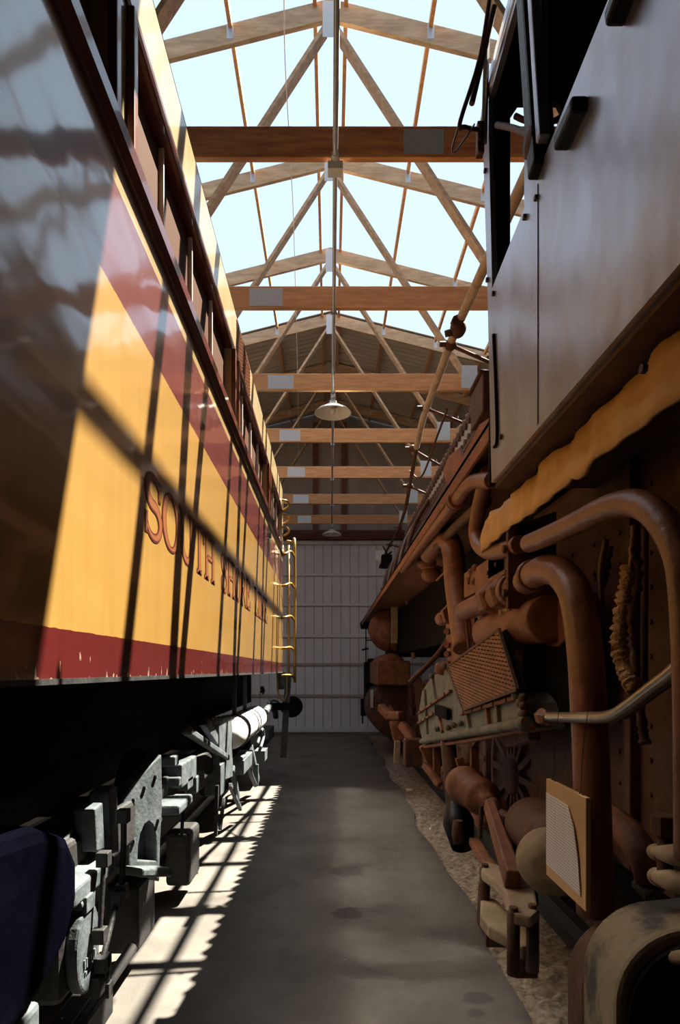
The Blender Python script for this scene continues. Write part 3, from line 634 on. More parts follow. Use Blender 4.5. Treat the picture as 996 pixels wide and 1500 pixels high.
# air reservoir with bands, pipes beyond it
cX = -1.02; tz = 1.06
bm = B(); lathe(bm, (cX, 6.05, tz), (0, 1, 0), [(0, .02), (.03, .10), (.1, .15), (.2, .165), (2.3, .165), (2.42, .15), (2.5, .09), (2.52, .02)], 28); TK = obj('air_reservoir', bm, M['white'], CO)
for y in (6.5, 7.3):
    bm = B(); lathe(bm, (cX, y, tz), (0, 1, 0), [(0, .172), (.05, .172)], 28); box(bm, (cX - .02, y, tz + .16), (cX + .02, y + .05, Z0)); obj('tank_strap', bm, M['truck_dark'], TK)
bm = B(); tube(bm, [P(352, 1112, -.98), P(360, 1110, -.98), P(366, 1130, -.98), P(374, 1150, -.98)], .03, 8); box(bm, P(372, 1150, -1.0), P(378, 1120, -.94)); obj('brake_lever', bm, M['truck'], TR2)
for pts, r in (([(393, 1030), (402, 1026), (410, 1032), (413, 1042)], .02), ([(388, 1044), (394, 1036), (402, 1040), (404, 1050)], .05), ([(382, 1018), (385, 1012), (384, 1008)], .03), ([(377, 1090), (384, 1068), (386, 1080), (380, 1100)], .02)):
    bm = B(); tube(bm, [P(a, b_, -.95) for a, b_ in pts], r, 10); obj('brake_pipe', bm, M['truck'], TR2)
for (a, b_, c_, d_) in ((390, 1070, 398, 1074), (352, 1114, 366, 1119), (384, 1100, 390, 1108)):
    p = P(a, b_, -.98); q = P(c_, d_, -.98); bm = B(); box(bm, (-1.1, p.y, q.z), (-.94, q.y, p.z)); obj('step_bracket', bm, M['truck'], TR2, bevel=.008)
bm = B(); bar(bm, P(367, 1095, -1.0), P(377, 1142, -1.0), .06, .09); obj('brake_hanger', bm, M['truck'], TR2, bevel=.01)

# ------------------------------------------------------------------ the steam locomotive (right)
EN = thing('steam_locomotive', 'rusty black steam locomotive with tall cab, pipes and running board, on the right track', 'steam locomotive', (2.25, 7, 0))
BX, BZ = 2.35, 4.00
C = .70
# cab
def cy(px): return F * C / (px - VX)
bm = B()
outer = [(C, -.5, 2.515), (C, 2.67, 2.515), (C, 2.74, 3.4), (C, 2.83, 4.2), (C, 2.83, 4.3), (C, -.5, 4.3)]
win1 = [(C, 2.22, 3.37), (C, 2.66, 3.355), (C, 2.72, 4.1), (C, 2.72, 4.22), (C, 2.22, 4.22)]
win2 = [(C, 1.2, 3.40), (C, 2.04, 3.38), (C, 2.04, 4.22), (C, 1.2, 4.22)]
prism(bm, outer, (.025, 0, 0), [win1, win2]); CS = obj('cab_side', bm, M['cab'], EN)
bm = B(); prism(bm, [(C, 2.70, 2.515), (3.8, 2.70, 2.515), (3.8, 2.70, 4.27), (3.66, 2.70, 4.72), (3.2, 2.70, 4.92), (2.25, 2.70, 5.06), (1.3, 2.70, 4.92), (.86, 2.70, 4.72), (C + .02, 2.70, 4.27)], (0, .03, 0), [[(.79, 2.70, 3.2), (1.04, 2.70, 3.2), (1.04, 2.70, 4.12), (1.0, 2.70, 4.2), (.83, 2.70, 4.2), (.79, 2.70, 4.14)]])
obj('cab_front', bm, M['black'], EN)
bm = B(); prism(bm, [(3.8, -.5, 2.515), (3.8, 2.7, 2.515), (3.8, 2.7, 4.3), (3.8, -.5, 4.3)], (-.03, 0, 0)); obj('cab_far_side', bm, M['black'], EN)
bm = B(); prism(bm, [(C, -.5, 2.515), (3.8, -.5, 2.515), (3.8, -.5, 4.27), (3.66, -.5, 4.72), (3.2, -.5, 4.92), (2.25, -.5, 5.06), (1.3, -.5, 4.92), (.86, -.5, 4.72), (C + .02, -.5, 4.27)], (0, .03, 0)); obj('cab_back', bm, M['black'], EN)
bm = B(); box(bm, (C + .025, -.5, 2.50), (3.8, 2.7, 2.53)); obj('cab_floor', bm, M['rust_dark'], EN)
rp_ = [(C - .005, 4.25), (C + .02, 4.42), (.86, 4.73), (1.3, 4.94), (2.25, 5.08), (3.2, 4.94), (3.68, 4.74), (3.82, 4.27)]
bm = B(); prism(bm, [(x, -.6, z) for x, z in rp_] + [(x * .985 + .034, -.6, z - .03) for x, z in reversed(rp_)], (0, 3.46, 0)); obj('cab_roof', bm, M['cab'], EN)
# cab side trims: seam, posts, rivets, armrests
bm = B(); box(bm, (C - .003, 2.07, 2.53), (C + .002, 2.082, 3.34)); obj('cab_seam', bm, M['cab'], CS)
for px, py in ((724, 430), (715, 410), (712, 250), (735, 640), (787, 290), (770, 318), (945, 540)):
    bm = B(); bolt(bm, P(px, py, C) + Vector((.002, 0, 0)), (-1, 0, 0), .011, .012); obj('rivet', bm, M['rust_dark'], CS)
bm = B(); tube(bm, [P(723, 490, C - .005), P(726, 560, C - .005), P(728, 640, C - .005), P(724, 655, C - .005)], .007, 8); obj('cab_slot_rod', bm, M['black'], CS)
bm = B(); bar(bm, (C + .005, 2.045, 3.36), (C + .005, 2.20, 4.25), .07, .08, (1, 0, 0)); PO = obj('window_pillar', bm, M['black_gloss'], CS, bevel=.01)
bm = B(); bar(bm, (C - .01, 1.99, 3.42), (C - .01, 2.12, 4.25), .035, .04, (1, 0, 0)); obj('pillar_strip', bm, M['cab'], PO, bevel=.006)
bm = B(); tube(bm, [P(728, 183, .70), P(752, 188, .685), P(778, 198, .68)], .012, 8); lathe(bm, P(783, 209, .69), (-1, 0, 0), [(-.02, .035), (0, .045), (.025, .045), (.035, .02)], 14); box(bm, P(795, 215, .72), P(778, 190, .68)); obj('window_latch', bm, M['rust_dark'], PO, bevel=.004)
bm = B(); bar(bm, P(822, 212, C - .02), P(850, 150, C - .02), .05, .045); obj('arm_rest', bm, M['black_gloss'], CS, bevel=.01)
bm = B(); bar(bm, P(899, 32, C - .02), P(925, -40, C - .02), .05, .045); obj('arm_rest', bm, M['black_gloss'], CS, bevel=.01)
bm = B(); tube(bm, [(1.0, 2.66, 4.1), (.95, 2.63, 4.05), (.85, 2.63, 4.05), (.80, 2.66, 4.1)], .012, 8); obj('cab_grab', bm, M['rust_dark'], EN)
bm = B(); tube(bm, [PY(722, -40, 2.56), PY(704, 80, 2.56), PY(674, 178, 2.56), PY(680, 186, 2.56), PY(700, 190, 2.66)], .009, 8, n=4); obj('grab_iron', bm, M['rust_dark'], EN)
bm = B(); tube(bm, [PY(724, 10, 2.58), PY(708, 80, 2.58), PY(691, 152, 2.58)], .012, 8); obj('grab_iron', bm, M['rust_dark'], EN)
bm = B(); tube(bm, [PY(674, 178, 2.56), PY(662, 218, 2.56), PY(668, 222, 2.56), PY(695, 182, 2.6)], .004, 6, n=2); obj('grab_brace', bm, M['steel'], EN)
bm = B(); bar(bm, PY(703, 182, 2.70), PY(703, 228, 2.70), .04, .03); [bolt(bm, PY(702, 188 + 18 * k, 2.69), (0, -1, 0), .012, .02) for k in range(3)]; obj('grab_bracket', bm, M['rust_dark'], EN, bevel=.004)
bm = B(); bar(bm, (.70, 2.74, 4.6), (.675, 2.70, 4.02), .02, .03); obj('mirror_stay', bm, M['steel'], EN, bevel=.004)
# apron under the cab, dented sheet
bm = B(); rows = []; n = 90
for i in range(n + 1):
    y = -.5 + 3.76 * i / n; zt = 2.475 + .005 * math.sin(y * 9) + .004 * math.sin(y * 23); zb = 2.325 + .006 * math.sin(y * 7 + 1) - (.02 if 1.9 < y < 2.0 else 0)
    rows.append([bm.verts.new((.80 + .010 * math.sin(y * 16 + 1.5 * k) * (1 - k / 5) - .012 * k / 4 + .006 * math.sin(y * 37), y, zt + (zb - zt) * k / 4)) for k in range(5)])
for a, b_ in zip(rows, rows[1:]):
    for k in range(4): f = bm.faces.new((a[k], a[k + 1], b_[k + 1], b_[k])); f.smooth = True
r_ = bmesh.ops.extrude_face_region(bm, geom=list(bm.faces)); bmesh.ops.translate(bm, verts=[v for v in r_['geom'] if isinstance(v, bmesh.types.BMVert)], vec=(.012, 0, 0))
obj('apron_sheet', bm, M['apron'], EN)
# boiler, firebox, smokebox
bm = B(); lathe(bm, (BX, 2.72, BZ), (0, 1, 0), [(0, .98), (3.2, .98), (6.0, .93), (9.0, .90), (11.7, .90), (11.75, .94), (12.3, .94), (12.4, .5), (12.42, .1)], 64); BO = obj('boiler', bm, M['boiler'], EN)
for y, r in ((3.3, .99), (4.6, .99), (5.9, .99), (7.3, .965), (8.7, .94), (10.3, .925), (12.2, .91)):
    bm = B(); lathe(bm, (BX, y, BZ), (0, 1, 0), [(0, r - .02), (0, r), (.08, r), (.08, r - .02)], 64); obj('boiler_band', bm, M['rust_dark'], BO)
bm = B()
for y, r, h in ((5.2, .38, .5), (8.2, .34, .45)): lathe(bm, (BX, y, BZ + .9), (0, 0, 1), [(0, r + .1), (.15, r), (h, r), (h + .12, r * .6), (h + .15, .05)], 28)
lathe(bm, (BX, 13.6, BZ + .85), (0, 0, 1), [(0, .36), (.1, .26), (.6, .28), (.62, .3), (.66, .3), (.66, .2)], 28)
obj('dome', bm, M['black_gloss'], BO)
bm = B(); box(bm, (1.16, -.4, .9), (3.3, 3.6, 2.6)); FB = obj('firebox', bm, M['rust_dark'], EN, bevel=.05)
bm = B()
for i in range(13):
    for j in range(12): bolt(bm, (1.162, .3 + .24 * i, 1.0 + .125 * j), (-1, 0, 0), .010, .010)
o = obj('staybolts', bm, M['rust_dark'], FB); 
for y in (1.95, 2.3): 
    bm = B(); box(bm, (1.12, y, .95), (1.165, y + .05, 2.5)); obj('firebox_strap', bm, M['rust_dark'], FB, bevel=.006)
bm = B(); box(bm, (1.5, .5, .55), (3.0, 14.2, 1.0)); obj('main_frame', bm, M['black'], EN, bevel=.02)
bm = B(); box(bm, (1.25, 3.6, 2.0), (3.2, 14.0, 2.78)); obj('ash_pan', bm, M['black'], EN)
# running board, its fascia and bracket plate
RBX = .75
bm = B(); box(bm, (RBX, 2.9, 2.855), (1.5, 14.7, 2.885)); box(bm, (RBX, 2.9, 2.79), (RBX + .02, 14.7, 2.885)); RB = obj('running_board', bm, M['rust'], EN, bevel=.004)
bm = B(); prism(bm, [(RBX, 14.7, 2.79), (RBX, 14.7, 2.9), (RBX - .02, 15.25, 2.86), (RBX, 15.2, 2.72)], (.5, 0, 0)); obj('board_tip', bm, M['black'], RB)
plate([(657, 668), (672, 656), (677, 668), (683, 658), (702, 622), (716, 612), (716, 632), (708, 640), (692, 668), (676, 690), (655, 712), (648, 690)], .80, .02, (), 'bracket_plate', 'rust', EN, .003)
bm = B(); a = P(716, 556, 1.02); box(bm, (.98, a.y, a.z - .2), (1.3, a.y + .34, a.z + .05)); prism(bm, [(.96, a.y, a.z + .05), (1.3, a.y, a.z + .05), (1.3, a.y + .36, a.z + .05), (.96, a.y + .36, a.z + .05)], (0, 0, .02)); obj('tool_box', bm, M['rust_dark'], EN, bevel=.01)
z0 = 3.98
bm = B(); box(bm, (1.33, 3.4, z0 - .1), (1.42, 11.0, z0 + .12)); FS = obj('pipe_flange_strip', bm, M['plate'], EN, bevel=.01)
fb = None
for k in range(48):
    if fb is None:
        bm = B(); lathe(bm, (1.36, 3.5, z0 + .11), (0, 0, 1), [(0, .045), (.10, .045)], 8); lathe(bm, (1.36, 3.5, z0 + .10), (-1, 0, 0), [(0, .042), (.06, .042)], 8); fb = obj('flange_bolt', bm, M['rust_dark'], FS); fl = fb.location.copy()
        bm = B(); lathe(bm, (1.36, 3.5, z0 - .08), (-1, 0, 0), [(0, .05), (.06, .05)], 8); f2 = obj('lower_flange_bolt', bm, M['rust_dark'], FS); fl2 = f2.location.copy()
    else:
        for src, l0 in ((fb, fl), (f2, fl2)):
            o = src.copy(); COL.objects.link(o); o.parent = FS; o.location = l0 + Vector((0, .155 * k, 0))
for z, r, y0, y1, x in ((3.58, .022, 3.4, 10, 1.22), (3.70, .028, 3.4, 12, 1.26), (3.20, .03, 5.0, 13.5, 1.0), (3.05, .04, 6.0, 14, 1.0), (3.80, .018, 4.5, 11, 1.28)):
    bm = B(); tube(bm, [(x, y0, z), (x, (y0 + y1) / 2, z - .02), (x + .05, y1, z - .03)], r, 10); obj('side_pipe', bm, M['boiler'], EN)
# reservoir shapes and gear on the board, far half
bm = B(); lathe(bm, (1.16, 6.0, 3.22), (0, 1, 0), [(0, .02), (.05, .12), (.12, .16), (1.5, .16), (1.6, .12), (1.64, .02)], 20); obj('air_tank', bm, M['boiler'], EN)
for k in range(5):
    y = 8.0 + .9 * k; bm = B(); tube(bm, [(1.05, y, 2.9), (1.0, y + .05, 3.2), (1.1, y + .1, 3.6), (1.3, y + .1, 3.95)], .03, 8); ball(bm, (1.02, y + .05, 3.1), .07); obj('feed_valve', bm, M['boiler'] if k % 2 else M['rust_dark'], EN)
# handrail
HP = [(800, 185, 1.04), (790, 215, 1.035), (750, 302, 1.02), (700, 412, .99), (665, 490, .975), (640, 558, .965), (620, 612, .975), (610, 655, 1.0), (602, 702, 1.06), (592, 752, 1.16), (580, 782, 1.25), (566, 808, 1.3), (556, 832, 1.32), (552, 852, 1.32), (551, 880, 1.32)]
hp = [P(a, b_, c) for a, b_, c in HP]
bm = B(); tube(bm, hp[:8], .034, 12, n=5); HR = obj('handrail', bm, M['pipe_pale'], EN)
bm = B(); tube(bm, hp[7:], .026, 12, n=5); obj('handrail_front', bm, M['rust_dark'], HR)
bm = B(); c = P(671, 481, .97); ball(bm, c, .062, (1, 1.25, 1.1)); lathe(bm, c + Vector((-.02, -.09, .01)), (0, 1, 0), [(0, .045), (.04, .05), (.07, .03)], 8); lathe(bm, c + Vector((-.02, 0, -.02)), (-1, .2, -.2), [(0, .03), (.08, .025)], 8); obj('handrail_coupling', bm, M['rust_dark'], HR)
for (a, b_, c_, d_, X0) in ((660, 505, 716, 530, .972), (624, 598, 662, 613, .973), (604, 657, 637, 677, 1.02), (600, 712, 622, 722, 1.08), (585, 772, 600, 782, 1.22), (572, 798, 585, 802, 1.29)):
    p = P(a, b_, X0); s = F / p.y; q = Vector((p.x + (c_ - a) / s, p.y, p.z - (d_ - b_) / s)); q = p + (q - p) * max(1.0, ((BX - math.sqrt(max(.01, .93 ** 2 - (q.z - BZ) ** 2))) - p.x) / (q.x - p.x))
    bm = B(); tube(bm, [p + Vector((-.03, 0, .01)), q], .016, 8); ball(bm, p, .05, (1, 1.1, .9)); bolt(bm, p + Vector((-.04, -.01, 0)), (-1, 0, 0), .022, .05); bolt(bm, p * .35 + q * .65 + Vector((0, 0, .012)), (0, 0, 1), .016, .03); ball(bm, q, .035); obj('handrail_stanchion', bm, M['rust_dark'], HR)
bm = B(); tube(bm, [P(600, 690, 1.05), P(612, 700, 1.1), P(622, 690, 1.1), P(640, 640, 1.08), P(655, 600, 1.05)], .012, 8); obj('bell_cord_pipe', bm, M['rust_dark'], EN)
bm = B(); p = PY(565, 822, 14.0); box(bm, p - Vector((.1, .1, .16)), p + Vector((.14, .1, .14))); obj('marker_lamp', bm, M['black'], EN, bevel=.02)
bm = B(); tube(bm, [PY(556, 832, 14), PY(566, 815, 14), PY(574, 808, 14)], .018, 8); tube(bm, [PY(561, 800, 14), PY(570, 818, 14)], .015, 8); obj('marker_bracket', bm, M['black'], EN)
# pipework under the running board, near side
def pipe(pts, X, r, name='pipe', m='pipe', seg=16):
    bm = B(); tube(bm, [P(a[0], a[1], X if len(a) < 3 else a[2]) for a in pts], r, seg); return obj(name, bm, M[m], EN)
PA = pipe([(722, 704), (705, 704), (690, 707), (677, 722), (660, 745), (640, 770), (615, 802), (590, 834)], .80, .042, 'injector_pipe')
bm = B(); c0 = P(668, 734, .8); lathe(bm, c0 - Vector((0, .05, .0)), (0, 1, .02), [(0, .05), (0, .062), (.035, .062), (.035, .05), (.07, .05), (.07, .06), (.09, .06)], 16); obj('pipe_union', bm, M['pipe'], PA)
pipe([(712, 735), (690, 752), (665, 775), (640, 802)], .88, .035, 'injector_pipe', 'rust_dark')
pipe([(628, 812), (640, 797), (650, 789), (658, 792), (664, 810), (667, 850), (673, 895), (681, 950)], .92, .082, 'steam_pipe')
bm = B(); c0 = P(662, 900, .9); lathe(bm, c0 + Vector((0, -.06, 0)), (-.1, 1, 0), [(0, .05), (0, .085), (.07, .085), (.07, .04), (.2, .04)], 6, False); lathe(bm, P(655, 903, .9), (0, 1, 0), [(0, .055), (.25, .055)], 14); obj('pipe_union', bm, M['rust'], EN, bevel=.005)
pipe([(716, 690), (708, 718), (701, 748), (697, 778), (702, 798), (716, 808), (738, 806), (762, 797)], .84, .042, 'feed_pipe', 'pipe')
bm = B(); box(bm, (.80, 2.77, 1.98), (1.02, 2.805, 2.36)); prism(bm, [(.80, 2.77, 2.22), (.85, 2.77, 2.36), (1.02, 2.77, 2.42), (1.02, 2.77, 2.22)], (0, .035, 0))
for z in (2.05, 2.25): bolt(bm, (.80, 2.787, z), (-1, 0, 0), .02, .02)
BR = obj('bracket_plate', bm, M['rust_dark'], EN, bevel=.004)
# union with hexagon nuts along the axis of the pipe
ux, uz = .87, 2.085
bm = B(); lathe(bm, (ux, 2.8, uz), (0, 1, 0), [(0, .062), (1.2, .062)], 20); UN = obj('union_pipe', bm, M['pipe'], EN)
for y in (3.0, 3.22):
    bm = B(); lathe(bm, (ux, y, uz), (0, 1, .0), [(0, .075), (.02, .092), (.11, .092), (.13, .075)], 6, False); obj('hex_nut', bm, M['rust'], UN, bevel=.006)
bm = B(); lathe(bm, (ux, 2.90, uz), (0, 1, 0), [(0, .075), (.06, .078)], 20); obj('collar', bm, M['pipe'], UN)
pipe([(770, 852), (782, 842), (800, 834), (822, 840), (842, 868), (852, 915), (858, 970), (862, 1040), (866, 1120), (872, 1340)], .86, .058, 'injector_elbow')
bm = B(); lathe(bm, P(776, 846, .86), (.0, -1, .05), [(0, .064), (.03, .072), (.05, .064)], 18); obj('pipe_union', bm, M['pipe'], EN)
pipe([(775, 796), (800, 786), (840, 768), (880, 748), (918, 737), (950, 745), (980, 778), (1000, 830), (1008, 920), (1012, 1040), (1014, 1260)], .80, .037, 'steam_pipe')
pipe([(800, 1050), (850, 1051), (890, 1050), (915, 1038), (955, 1008), (985, 985), (1010, 962)], .80, .0185, 'drain_pipe', 'steel', 12)
bm = B(); lathe(bm, P(797, 1050, .8) + Vector((0, .03, 0)), (0, -1, 0), [(0, .03), (.03, .034), (.05, .034), (.07, .022)], 6, False); obj('hex_nut', bm, M['rust'], EN)
pipe([(915, 1045, .9), (945, 1020, .9), (985, 990, .9), (1010, 970, .9)], .9, .02, 'drain_pipe', 'rust_dark', 10)
pipe([(888, 790), (880, 835), (880, 880), (874, 930), (855, 972), (845, 990), (846, 1015), (858, 1032)], .92, .011, 'hose', 'rubber', 8)
# frayed lagging hanging along a pipe
bm = B(); pts = smooth_path([P(a, b_, .93) for a, b_ in ((928, 770), (924, 815), (921, 845), (914, 880), (908, 925), (908, 955), (918, 985), (928, 1010))], 12)
rr = [.012 + .012 * abs(math.sin(i * .9)) + random.uniform(0, .01) if i > 18 else .007 for i in range(len(pts))]
tube(bm, [p + Vector((0, random.uniform(-.006, .006), 0)) for p in pts], rr, 9, smooth=False); obj('frayed_lagging', bm, M['rope'], EN)
bm = B(); pts = smooth_path([P(a, b_, .95) for a, b_ in ((930, 800), (934, 850), (925, 900), (928, 950), (938, 1040), (945, 1090))], 12)
tube(bm, pts, [.008 + random.uniform(0, .012) for _ in pts], 8, smooth=False); obj('frayed_lagging', bm, M['rust_dark'], EN)
bm = B(); pts = smooth_path([P(a, b_, .97) for a, b_ in ((892, 800), (884, 840), (876, 870), (880, 905))], 8)
tube(bm, pts, [.012 + random.uniform(0, .012) for _ in pts], 8, smooth=False); obj('frayed_lagging', bm, M['rust_dark'], EN)
pipe([(945, 770), (944, 900), (944, 1000)], 1.05, .012, 'conduit', 'rust_dark', 8)
# the rust coloured sheets and drum in the middle
plate([(652, 905), (672, 893), (700, 878), (768, 868), (832, 880), (838, 900), (833, 930), (815, 948), (800, 946), (785, 935), (768, 938), (766, 1000), (775, 1085), (740, 1095), (656, 1005)], .97, .06, (), 'valve_sheet', 'rust', EN, .01)
bm = B(); c0 = PY(806, 906, 2.62); lathe(bm, c0, (0, 1, 0), [(0, .06), (.0, .098), (.015, .104), (1.0, .104)], 32); obj('valve_drum', bm, M['rust'], EN)
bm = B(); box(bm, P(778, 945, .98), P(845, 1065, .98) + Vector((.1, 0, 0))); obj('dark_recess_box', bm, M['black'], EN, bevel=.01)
bm = B()
for py in (905, 925, 945, 958, 972, 985): c = P(657, py, .96); bolt(bm, c, (-.8, -1, 0), .026, .04)
obj('sheet_bolts', bm, M['rust'], EN)
pipe([(682, 885), (684, 920), (690, 980)], .90, .009, 'thin_pipe', 'rust_dark', 8); pipe([(697, 905), (697, 930), (694, 945)], .92, .012, 'thin_pipe', 'rust_dark', 8)
pipe([(700, 940), (704, 915), (722, 905), (742, 890)], .92, .011, 'thin_pipe', 'rust_dark', 8)
for (a, b_, c_, d_, m) in ((735, 880, 748, 918, 'tan'), (752, 872, 758, 912, 'rust_dark'), (700, 832, 745, 848, 'rust'), (684, 840, 700, 868, 'rust'), (720, 820, 748, 834, 'rust_dark'), (742, 850, 757, 876, 'rust_dark')):
    p = P(a, b_, .88); q = P(c_, d_, .88); bm = B(); box(bm, (.86, q.y, q.z), (.98, p.y, p.z)); bolt(bm, ((.86), (p.y + q.y) / 2, (p.z + q.z) / 2), (-1, 0, 0), .015, .012); obj('valve_block', bm, M[m], EN, bevel=.008)
for (a, b_) in ((690, 838), (696, 832), (688, 848), (694, 852)):
    bm = B(); ball(bm, P(a, b_, .86), .022); obj('valve_nut', bm, M['rust'], EN)
# oil cups and pots behind
for (a, b_, r) in ((625, 825, .10), (632, 842, .10)):
    c = P(a, b_, .98); bm = B(); ball(bm, c, r, (1, 1, .75)); lathe(bm, c + Vector((0, 0, .05)), (0, 0, 1), [(0, .1), (.02, .1), (.03, .03), (.16, .014)], 14); obj('oil_cup', bm, M['rust'], EN)
pipe([(640, 850), (648, 842), (655, 836)], .98, .012, 'thin_pipe', 'rust', 8)
# perforated guard panel: frame and crossing wires
qa = [P(656, 976, .80), P(731, 922, .80), P(758, 1010, .80), P(679, 1040, .80)]
bm = B()
for i in range(4): bar(bm, qa[i], qa[(i + 1) % 4], .014, .014, (1, 0, 0))
GP = obj('guard_panel', bm, M['rust_dark'], EN)
bm = B()
def lerp2(u, v): return (qa[0] * (1 - u) + qa[1] * u) * (1 - v) + (qa[3] * (1 - u) + qa[2] * u) * v
nu = 13
for k in range(-nu, nu):
    for s in (0, 1):
        u0, u1, v0, v1 = k / nu, k / nu + 1, 0.0, 1.0
        if u0 < 0: v0 = -u0; u0 = 0
        if u1 > 1: v1 = 1 - k / nu; u1 = 1
        if v1 - v0 < .02: continue
        if s: a, b_ = lerp2(1 - u0, v0), lerp2(1 - u1, v1)
        else: a, b_ = lerp2(u0, v0), lerp2(u1, v1)
        bar(bm, a + Vector((.004 * s, 0, 0)), b_ + Vector((.004 * s, 0, 0)), .013, .006, (1, 0, 0))
obj('guard_mesh', bm, M['rust'], GP)
bm = B(); prism(bm, [q + Vector((.03, 0, 0)) for q in qa], (.01, 0, 0)); obj('guard_backing', bm, M['black'], GP)
# lubricator casting below the guard
LB = plate([(612, 1050), (618, 1012), (632, 990), (654, 980), (668, 1020), (680, 1042), (757, 1014), (768, 1030), (776, 1066), (700, 1078), (640, 1088), (618, 1086)], .84, .16, (), 'lubricator', 'lub', EN, .01)
bm = B(); tube(bm, [P(618, 1086, .82), P(660, 1078, .82), P(720, 1068, .82), P(772, 1058, .82)], .026, 12); ball(bm, P(768, 1060, .82), .035); obj('lubricator_pipe', bm, M['lub'], LB)
bm = B(); tube(bm, [P(622, 1094, .84), P(680, 1086, .84), P(780, 1066, .84)], .014, 8); obj('lubricator_lip', bm, M['rust'], LB)
for (a, b_, c_, d_) in ((683, 1040, 689, 1074), (712, 1030, 717, 1068), (727, 1024, 731, 1064), (633, 990, 638, 1026), (640, 1035, 648, 1072), (622, 1010, 626, 1075)):
    bm = B(); bar(bm, P(a, b_, .83), P(c_, d_, .83), .03, .022, (1, 0, 0)); obj('lubricator_rib', bm, M['rust'] if a in (640, 712) else M['lub'], LB, bevel=.004)
for (a, b_, c_, d_) in ((614, 1044, 660, 1012), (676, 1046, 756, 1022), (612, 1060, 640, 1042)):
    bm = B(); bar(bm, P(a, b_, .825), P(c_, d_, .825), .02, .025, (1, 0, 0))
    for t_ in (.1, .3, .5, .7, .9): bolt(bm, P(a, b_, .825).lerp(P(c_, d_, .825), t_) + Vector((-.01, 0, 0)), (-1, 0, 0), .012, .012)
    obj('lubricator_rail', bm, M['rust'], LB, bevel=.003)
bm = B(); box(bm, P(642, 1032, .83) + Vector((-.03, 0, 0)), P(660, 1055, .83)); obj('lubricator_cap', bm, M['black'], LB, bevel=.006)
bm = B()
for (a, b_) in ((632, 990), (645, 978), (650, 975), (656, 1066), (674, 1060), (756, 1018), (762, 1030), (765, 1045), (664, 1062), (640, 1068)):
    bm = B(); ball(bm, P(a, b_, .82), .022); obj('lubricator_nut', bm, M['lub'], LB)
bm = B(); lathe(bm, P(648, 984, .84), (0, -.5, 1), [(0, .06), (.05, .06), (.07, .04)], 16); obj('lubricator_knob', bm, M['rust'], LB)
bm = B(); a = P(768, 1020, .84); tube(bm, [P(765, 1015, .83), P(768, 1040, .83), P(772, 1062, .83)], .014, 8); [ball(bm, P(766 + k, 1022 + 12 * k, .82), .02) for k in range(4)]; obj('lubricator_link', bm, M['rust_dark'], LB)
# lower motion: drum, rod, crosshead
dc = PY(695, 1163, 3.7)
bm = B(); lathe(bm, dc + Vector((0, .35, 0)), (0.12, -1, -.05), [(0, .115), (.06, .126), (.12, .126), (.13, .115), (.38, .11), (.40, .09), (.42, .055), (.52, .05), (.52, .03)], 32); DR = obj('brake_cylinder', bm, M['rust'], EN)
bm = B(); hb = dc + Vector((.06, -.15, -.03)); ball(bm, hb, .05); obj('cylinder_hub', bm, M['tan'], DR)
bm = B(); lathe(bm, dc + Vector((-.1, .0, -.16)), (0, 0, -1), [(0, .03), (.08, .04), (.14, .03)], 10); obj('drain_cock', bm, M['rust_dark'], DR)
bm = B(); tube(bm, [PY(705, 1180, 3.4), PY(704, 1205, 3.4), PY(703, 1228, 3.4)], .012, 8); obj('drain_rod', bm, M['rust_dark'], DR)
bm = B(); bar(bm, P(716, 1178, .84), P(752, 1290, .80), .07, .05, (1, 0, 0), .10, .07); bar(bm, P(735, 1200, .9), P(765, 1280, .88), .04, .04, (1, 0, 0)); obj('connecting_rod', bm, M['rust'], EN, bevel=.01)
bm = B(); bar(bm, P(694, 1232, .86), P(728, 1290, .83), .05, .06, (1, 0, 0)); obj('brake_beam', bm, M['rust'], EN, bevel=.01)
bm = B(); tube(bm, [P(735, 1190, .95), P(760, 1205, .95), P(785, 1222, .95)], .02, 8); obj('reach_rod', bm, M['rust_dark'], EN)
XH = None
bm = B(); prism(bm, [PZ(a, b_, .74) for a, b_ in ((703, 1264), (712, 1260), (740, 1270), (768, 1272), (782, 1290), (786, 1318), (790, 1332), (778, 1342), (752, 1338), (744, 1326), (740, 1308), (726, 1290), (706, 1276))], (0, 0, -.05)); XH = obj('crosshead', bm, M['tan'], EN, bevel=.012)
bm = B(); prism(bm, [PZ(a, b_, .585) for a, b_ in ((704, 1312), (716, 1308), (738, 1326), (752, 1344), (768, 1356), (790, 1362), (788, 1384), (762, 1386), (748, 1372), (716, 1356), (703, 1340))], (0, 0, -.06)); obj('crosshead_foot', bm, M['tan'], XH, bevel=.012)
for (a, b_) in ((710, 1270), (752, 1334), (780, 1330), (775, 1290)):
    p = PZ(a, b_, .74); bm = B(); lathe(bm, p + Vector((0, 0, .015)), (0, 0, -1), [(0, .018), (.02, .018), (.02, .026), (.27, .026)], 10); obj('crosshead_stud', bm, M['rust_dark'], XH)
bm = B(); p = PZ(768, 1340, .585); box(bm, (p.x - .05, p.y - .02, .30), (p.x + .06, p.y + .1, .69)); obj('crosshead_guide', bm, M['rust_dark'], XH, bevel=.01)
bm = B(); p = PZ(712, 1340, .52); prism(bm, [(p.x, p.y, .40), (p.x, p.y + .16, .62), (p.x, p.y + .2, .40)], (.04, 0, 0)); box(bm, (p.x, p.y, .36), (p.x + .22, p.y + .03, .5)); obj('crosshead_web', bm, M['rust_dark'], XH, bevel=.006)
bm = B(); c0 = PY(818, 1272, 2.32); lathe(bm, c0 + Vector((.02, .12, 0)), (-.55, -1, 0), [(0, .125), (.03, .132), (.05, .132), (.06, .12), (.1, .11), (.12, .05)], 32); obj('sander_drum', bm, M['tan'], EN)
